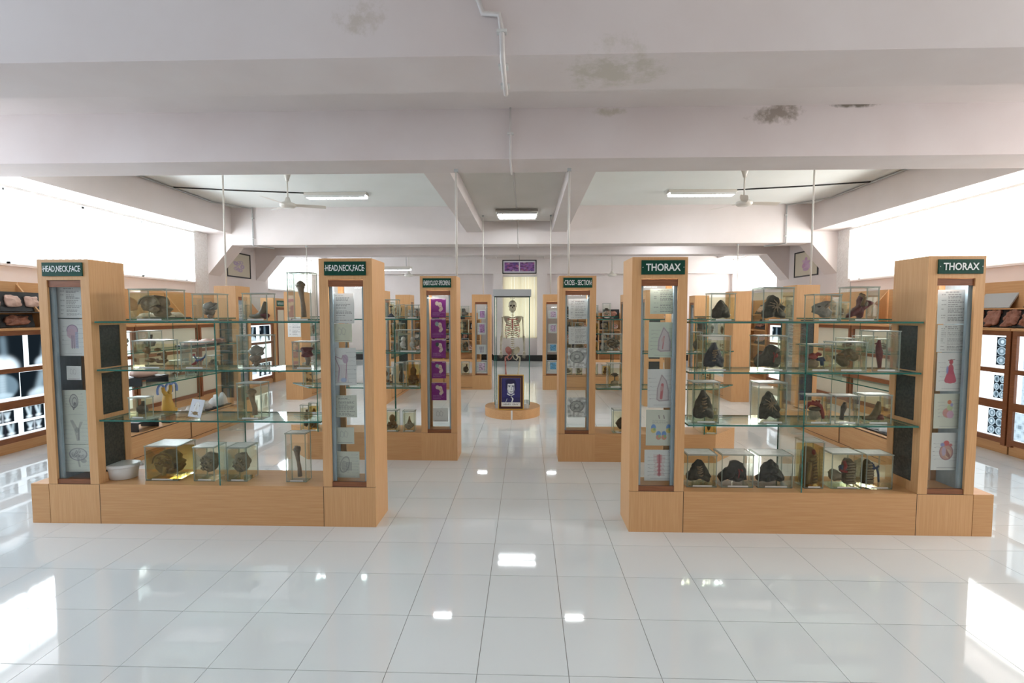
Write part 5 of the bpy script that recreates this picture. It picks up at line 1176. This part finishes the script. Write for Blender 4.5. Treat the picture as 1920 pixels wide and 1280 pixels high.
for q in (-1, 1):
    bone('collarbone', [(q * .012, -.075, 1.37), (q * .06, -.07, 1.392), (q * .115, -.03, 1.395), (q * .15, -.005, 1.388)], [.008, .006, .006, .008])
    MB().prism([(q * .05, 1.385), (q * .145, 1.39), (q * .13, 1.33), (q * .075, 1.235), (q * .055, 1.30)][::q], .055, .064, axis='y').build('shoulder_blade', 'bone', r)
    bone('upper_arm', [(q * .155, 0, 1.385), (q * .158, 0, 1.35), (q * .166, 0, 1.2), (q * .170, 0, 1.1), (q * .172, 0, 1.085)], [.018, .011, .008, .011, .016])
    bone('radius', [(q * .182, 0, 1.085), (q * .19, -.01, .97), (q * .188, -.015, .86)], [.009, .006, .010]); bone('ulna', [(q * .165, .008, 1.09), (q * .172, .005, .97), (q * .174, 0, .855)], [.010, .006, .006])
    h = MB(); h.ball((q * .18, -.008, .84), .018, .010, .014, 0, 8, 6)
    for f in range(5):
        a = (f - 2) * .16; L = (.055, .085, .092, .086, .07)[f]; h.tube([(q * (.18 - .006 * (f - 2)), -.008, .83), (q * (.18 - .012 * (f - 2)), -.012, .83 - L * .55), (q * (.18 - .016 * (f - 2)), -.018, .83 - L)], [.0045, .0035, .003], 5)
    h.build('hand', 'bone', r)
    mt = 'bone_red' if q < 0 else 'bone'
    MB().blob([(q * .012, .845), (q * .03, .90), (q * .075, .925), (q * .112, .895), (q * .105, .84), (q * .06, .80), (q * .03, .80)][::q], (0, 0, 0), .02, 0, .12, 4).tube([(q * .055, -.02, .80), (q * .085, -.02, .76), (q * .06, -.015, .715), (q * .025, -.02, .735), (q * .01, -.03, .77)], [.012, .012, .012, .008, .008], 8).build('hip_bone', mt, r)
    xk, xf = (-.10, -.135) if q < 0 else (.075, .07)
    bone('thigh_bone', [(q * .08, 0, .765), (q * .112, 0, .755), (q * .112, 0, .72), ((q * .112 + xk) / 2, -.01, .56), (xk, 0, .40), (xk, 0, .385)], [.017, .014, .013, .0105, .018, .020], mt)
    bone('kneecap', [(xk, -.024, .40), (xk, -.026, .38)], [.013, .010]); bone('shin_bone', [(xk, 0, .375), (xk, 0, .35), ((xk + xf) / 2, 0, .22), (xf, 0, .10)], [.020, .012, .009, .012]); bone('calf_bone', [(xk + q * .018, .012, .36), ((xk + xf) / 2 + q * .02, .01, .22), (xf + q * .014, .005, .10)], [.007, .005, .007], mt)
    f = MB().ball((xf, .025, .075), .018, .03, .018, 0, 10, 6)
    for t in range(5): f.tube([(xf + (t - 2) * .007, 0, .08), (xf + (t - 2) * .011, -.05, .068), (xf + (t - 2) * .014, -.095, .058)], [.006, .005, .004], 5)
    f.build('foot', 'bone', r)
MB().blob([(-.026, .86), (.026, .86), (.014, .78), (0, .755), (-.014, .78)], (0, .025, 0), .012, 0, .1, 2).build('sacrum', 'bone', r)

# portrait leaning against the case
fr = thing('framed_portrait', 'gold framed blue portrait of a man in a maroon mat, leaning on the glass case', 'portrait', (at(958, 768, 7.18).x, SY - .36, .136))
w, h = .385, .525
def bar(nm, mat, o, wd, y0, y1): return MB().box(-w / 2 + o, -w / 2 + o + wd, y0, y1, o, h - o).box(w / 2 - o - wd, w / 2 - o, y0, y1, o, h - o).box(-w / 2 + o + wd, w / 2 - o - wd, y0, y1, o, o + wd).box(-w / 2 + o + wd, w / 2 - o - wd, y0, y1, h - o - wd, h - o).build(nm, mat, fr)
bar('frame', 'gold', 0, .014, 0, .022); bar('mat', 'maroon', .014, .034, .006, .018); bar('fillet', 'gold', .047, .003, .005, .018); box(-w / 2, w / 2, .018, .02, .005, h - .005).build('backing', 'dark_metal', fr)
B = (.024, .022, .13); Lt = (.66, .68, .66); k = Ink(72, 92, B)
D = (.010, .009, .05); Md = (.20, .20, .30)
k.ell(.50, .41, .205, .255, Lt).ell(.47, .15, .26, .10, D).ell(.275, .33, .05, .17, D).ell(.725, .33, .055, .18, D).ell(.655, .50, .055, .17, Md, .75)
k.line([(.36, .325), (.46, .315)], D, .016).line([(.55, .315), (.65, .33)], D, .016).ell(.415, .365, .045, .018, D).ell(.60, .365, .045, .018, D).line([(.52, .36), (.545, .48), (.49, .495)], Md, .014, .9).line([(.44, .565), (.58, .565)], D, .013).ell(.51, .61, .06, .014, Md, .6)
k.ell(.335, .56, .03, .09, Md, .8).ell(.68, .60, .04, .09, D, .7).line([(.32, .66), (.48, .735)], Lt, .028).line([(.50, .735), (.66, .67)], Lt, .024).ell(.49, .755, .07, .026, D)
k.rect(.05, .80, .98, 1, (.016, .014, .09)).line([(.52, .79), (.60, .87), (.55, .99)], Lt, .03).line([(.30, .86), (.24, .99)], Lt, .012, .7).ell(.50, .83, .05, .03, D)
o = ink_object('portrait_print', k, w - .095, .365, .002, parent=fr); o.location = (0, .012, h - .05 - .1825 + .002)
box(-w / 2 + .047, w / 2 - .047, .011, .013, .05, .11).build('caption_strip', 'white_board', fr)
text_mesh('HENRY  GRAY', .022, .22, .001, .004, fr, 'caption', 'dark_metal', (0, .0105, .080))
fr.rotation_euler = (-.06, 0, 0); fr.location.z = .137

# ---------------------------------------------------------------- fans, tube lights, conduits
def fan(label, x, y, zt, zh, rot, R=.60, name='ceiling_fan'):
    r = thing(name, label, 'fan', (x, y, 0))
    MB().lathe([(.022, -.15), (.035, -.10), (.062, -.02), (.066, 0)], (0, 0, zt), 16).build('canopy', 'cream_plastic', r)
    MB().tube([(0, 0, zt - .1), (0, 0, zh + .05)], .013, 8).build('down_rod', 'cream_plastic', r)
    MB().lathe([(.06, -.085), (.10, -.075), (.128, -.05), (.13, -.015), (.10, 0), (.05, .02), (.03, .09), (.018, .10)], (0, 0, zh), 20).build('motor', 'cream_plastic', r)
    for i in range(3):
        b = MB(); n = 6
        top = [(.10 + (R - .10) * q / n, -.035 - .03 * math.sin(q / n * PI * .8), .012 - .018) for q in range(n + 1)]; vs = []
        for x_, y0, _ in top: vs += [(x_, y0, .012), (x_, -y0 * .9, -.012), (x_, y0, .009), (x_, -y0 * .9, -.015)]
        fs = []
        for q in range(n): a, c = q * 4, q * 4 + 4; fs += [(a, c, c + 1, a + 1), (a + 2, a + 3, c + 3, c + 2), (a, a + 2, c + 2, c), (a + 1, c + 1, c + 3, a + 3)]
        fs += [(0, 1, 3, 2), (n * 4, n * 4 + 2, n * 4 + 3, n * 4 + 1)]
        b.add(vs, fs).box(.08, .2, -.02, .02, -.004, .004); o = b.build('blade', 'cream_plastic', r); o.location = (0, 0, zh - .03); o.rotation_euler = (0, 0, rot + i * 2 * PI / 3)
    return r
fan('cream ceiling fan with three blades beside the tube light on the head side', -4.02, 8.15, ZC, 3.43, .35)
fan('cream ceiling fan with three blades in front of the tube light on the thorax side', 3.56, 8.15, ZC, 3.41, .12)
fan('far cream ceiling fan over the end wall case, cross-section side', 2.55, 14.6, ZC, 2.76, .1, .75)
fan('far cream ceiling fan over the end wall case, embryology side', -3.55, 14.6, ZC, 2.76, .55, .75)
def tube_light(label, x0, x1, y, z, n=18, dy=.10):
    r = thing('tube_light', label, 'light', ((x0 + x1) / 2, y, z)); w = x1 - x0
    MB().prism([(-dy, 0), (dy, 0), (dy * .75, .06), (-dy * .75, .06)], -w / 2, w / 2, axis='x').build('housing', 'cream_plastic', r)
    for s in (-1, 1): MB().tube([(-w / 2 + .03, s * dy * .45, -.02), (w / 2 - .03, s * dy * .45, -.02)], .016, 10).build('tube', 'tube_light', r)
    for i in range(n): xx = -w / 2 + .04 + (w - .08) * i / (n - 1); box(xx - .003, xx + .003, -dy * .9, dy * .9, -.045, 0).build('louvre_blade', 'white_metal', r)
    for s in (-1, 1): box(-w / 2 + .02, w / 2 - .02, s * dy * .9 - .003, s * dy * .9 + .003, -.045, 0).build('louvre_side', 'white_metal', r)
    return r
tube_light('lit tube light with a louvre beside the ceiling fan on the head side', -4.35, -3.12, 9.55, ZC - .062)
tube_light('lit tube light with a louvre behind the ceiling fan on the thorax side', 2.72, 4.0, 9.55, ZC - .06)
tube_light('short lit fluorescent fixture over the skeleton on the central ceiling strip', -.60, .22, 9.75, ZC2 - .06, 9, .30)
tube_light('far hanging tube light above the embryology shelf', -4.6, -3.3, 13.9, 2.86, 8)
tube_light('far hanging tube light above the aisle thorax pillar', 3.0, 4.4, 12.2, ZC2 - .06, 8)
r = thing('light_rod', 'thin rods holding the far tube light', 'rod', (-3.95, 13.9, 0))
for s in (-.5, .5): MB().tube([(s, 0, 2.92), (s, 0, ZC)], .008, 6).build('rod', 'grey_metal', r)
tube_light('tube light under the beam edge above the bright window blind', -6.3, -5.5, 6.0, ZC - .06, 8)

def conduit(label, pts, rad, mat='pvc', cat='conduit', name='conduit_pipe', clips=()):
    r = thing(name, label, cat, pts[0]); P0 = Vector(pts[0])
    MB().tube([Vector(p) - P0 for p in pts], rad, 8).build('pipe', mat, r)
    for c in clips: c = Vector(c) - P0; MB().box(c.x - .03, c.x + .03, c.y - .03, c.y + .03, c.z - .008, c.z + .008).build('saddle_clip', 'white_metal', r)
    return r
y1 = BEAMS[0][0] - .02; y2 = BEAMS[1][0] - .02; zs = ZS - .02
p = [at(893, -12, y1), at(905, 25, y1), at(936, 27, y1), at(941, 60, y1), at(942, 100, y1)]
for q in p: q.y = y1
e = p[-1]; conduit('pale conduit with a dog-leg running down the near beam and under it', p + [Vector((e.x, y1, zs)), Vector((e.x, BEAMS[0][1], zs))], .016, clips=((p[3].x, y1 + .01, p[3].z), (e.x, 3.1, zs + .01), (e.x, 3.35, zs + .01)))
xq = at(957, 250, y2).x; conduit('thin conduit down the second beam and under it', [(xq, y2, ZC2), (xq, y2, zs), (xq, BEAMS[1][1], zs)], .010, clips=((xq, y2 + .01, 3.35),))
conduit('cable run along the central ceiling strip to the short fixture', [(-.19, 5.4, ZC2 - .012), (-.19, 9.68, ZC2 - .012)], .012)
conduit('black cable loop beside the second beam', [(-.10, 5.45, ZC2 - .05), (-.06, 5.5, ZC2 - .16), (-.14, 5.52, ZC2 - .18), (-.19, 5.55, ZC2 - .03)], .010, 'cable', 'cable', 'cable_loop')
conduit('thin conduit down the third beam behind the short fixture', [(-.19, 9.85, ZC2 - .012), (-.19, 10.78, ZC2 - .012), (-.19, 10.78, zs), (-.19, 11.25, zs)], .012)
for s, x, lab in ((-1, -6.60, 'head'), (1, 6.16, 'thorax')):
    xx = at(474 if s < 0 else 1474, 420, 10.78).x
    conduit('grey conduit under the ceiling edge and down the third beam on the %s side' % lab, [(x, 5.4, ZC - .03), (x, 10.1, ZC - .03), (xx, 10.77, ZC - .03), (xx, 10.77, zs), (xx + s * -.0 + (.25 if s < 0 else -.25), 11.2, zs)], .016, 'grey_metal', clips=((xx, 10.78, 3.7), (xx, 10.78, 3.25)))
    conduit('black cable across the ceiling to the fan on the %s side' % lab, [(x, 9.0, ZC - .012), (x * .85, 9.25, ZC - .012), (-4.35 if s < 0 else 4.0, 9.5, ZC - .012)], .012, 'cable', 'cable', 'ceiling_cable')
    r = thing('junction_box', 'small dark junction box on the ceiling conduit, %s side' % lab, 'junction box', (x + s * -.03, 7.4, ZC - .07)); MB().lathe([(.05, -.05), (.055, -.01), (.04, .03)], n=14).build('box', 'dark_metal', r); MB().tube([(0, .05, -.02), (0, .12, -.05), (0, .14, .02)], .008, 6).build('tail', 'cable', r)
def pole(label, x, y, z0, z1, rad=.012):
    r = thing('conduit_pole', label, 'pole', (x, y, z0)); MB().tube([(0, 0, 0), (0, 0, z1 - z0)], rad, 8).build('pole', 'cream_plastic', r); MB().lathe([(rad * 2.2, 0), (rad * 2.2, .006), (rad * 1.2, .012)], n=10).build('flange', 'white_metal', r); box(-.02, .02, -.02, .02, z1 - z0 - .03, z1 - z0).build('bracket', 'grey_metal', r)
    return r
pole('white pole from the embryology pillar to the second beam', at(855, 500, 5.2).x, 5.25, ZT, ZS)
pole('white pole from the cross-section pillar to the second beam', at(1067, 500, 5.2).x, 5.25, ZT, ZS)
pole('white pole above the dark showcase pillar behind the head unit', -4.36, 6.94, ZT, ZC)
pole('white pole above the dark showcase pillar behind the thorax unit', 3.98, 6.94, ZT, ZC)
pole('thin white pole above the unsigned pillar with purple prints', -.90, 10.12, ZT, 3.37 + .23)
pole('thin white pole above the unsigned pillar with blue prints', .50, 10.12, ZT, ZC2)
pole('thin white pole from floor to third beam beside the far lit viewer, head side', -5.0, 10.95, 0, ZS, .010)
pole('thin white pole from floor to third beam beside the far lit viewer, thorax side', 4.68, 10.95, 0, ZS, .010)

# ---------------------------------------------------------------- framed pictures
def picture(label, loc, rz, w, h, ink, mat='black_board', fw=.03):
    r = thing('framed_picture', label, 'picture', loc, rz)
    MB().box(-w / 2, w / 2, 0, .02, -h / 2, -h / 2 + fw).box(-w / 2, w / 2, 0, .02, h / 2 - fw, h / 2).box(-w / 2, -w / 2 + fw, 0, .02, -h / 2 + fw, h / 2 - fw).box(w / 2 - fw, w / 2, 0, .02, -h / 2 + fw, h / 2 - fw).build('frame', mat, r)
    o = ink_object('picture_print', ink, w - 2 * fw, h - 2 * fw, .004, parent=r); o.location = (0, .012, 0); return r
k = Ink(60, 46, (.60, .55, .44)); 
for i in range(14): k.ell(.5 + .16 * math.cos(i * 1.3), .55 + .18 * math.sin(i * 1.9), .07, .06, (.40, .30, .50), .7, .012)
picture('black framed picture with a small violet drawing on the bay wall, bluish side', (XL + .024, 11.98, 2.78), LR, 1.0, .62, k)
k = Ink(60, 46, (.62, .56, .44)); k.ell(.5, .3, .06, .08, (.52, .30, .46)).ell(.5, .5, .12, .16, (.55, .36, .52)).ell(.40, .58, .07, .12, (.52, .30, .46), rot=.5).ell(.61, .62, .08, .12, (.58, .40, .54), rot=-.4).ell(.5, .74, .13, .07, (.50, .32, .48)).ell(.38, .38, .06, .05, (.60, .42, .54)).ell(.63, .42, .05, .06, (.54, .34, .5))
picture('black framed picture with a pink figure on the bay wall, warm side', (XR - .024, 11.98, 2.78), RR, 1.0, .62, k)
k = Ink(110, 42, (.62, .62, .66))
for x0, x1, sd in ((.04, .48, 3), (.52, .96, 8)):
    t = Ink(110, 42, (.20, .08, .26)).noise(16, .8, sd)
    q = random.Random(sd)
    for i in range(22): t.ell(q.uniform(x0, x1), q.uniform(.15, .85), q.uniform(.015, .05), q.uniform(.04, .12), q.choice([(.36, .10, .20), (.50, .34, .46), (.10, .06, .24), (.24, .14, .36)]), .7)
    mk = ((k.x > x0) & (k.x < x1) & (k.y > .12) & (k.y < .88)).astype('f')[..., None]; k.a = k.a * (1 - mk) + t.a * mk
o = picture('wide framed pair of purple tissue prints hung over the central aisle', (-.185, 12.8, 2.80), 0, .90, .36, k, fw=.025); o.rotation_euler = (.12, 0, 0)
conduit('thin wire holding the purple pair of prints', [(-.185, 12.82, 2.985), (-.185, 12.86, ZS)], .005, 'dark_metal', 'wire', 'hanging_wire')
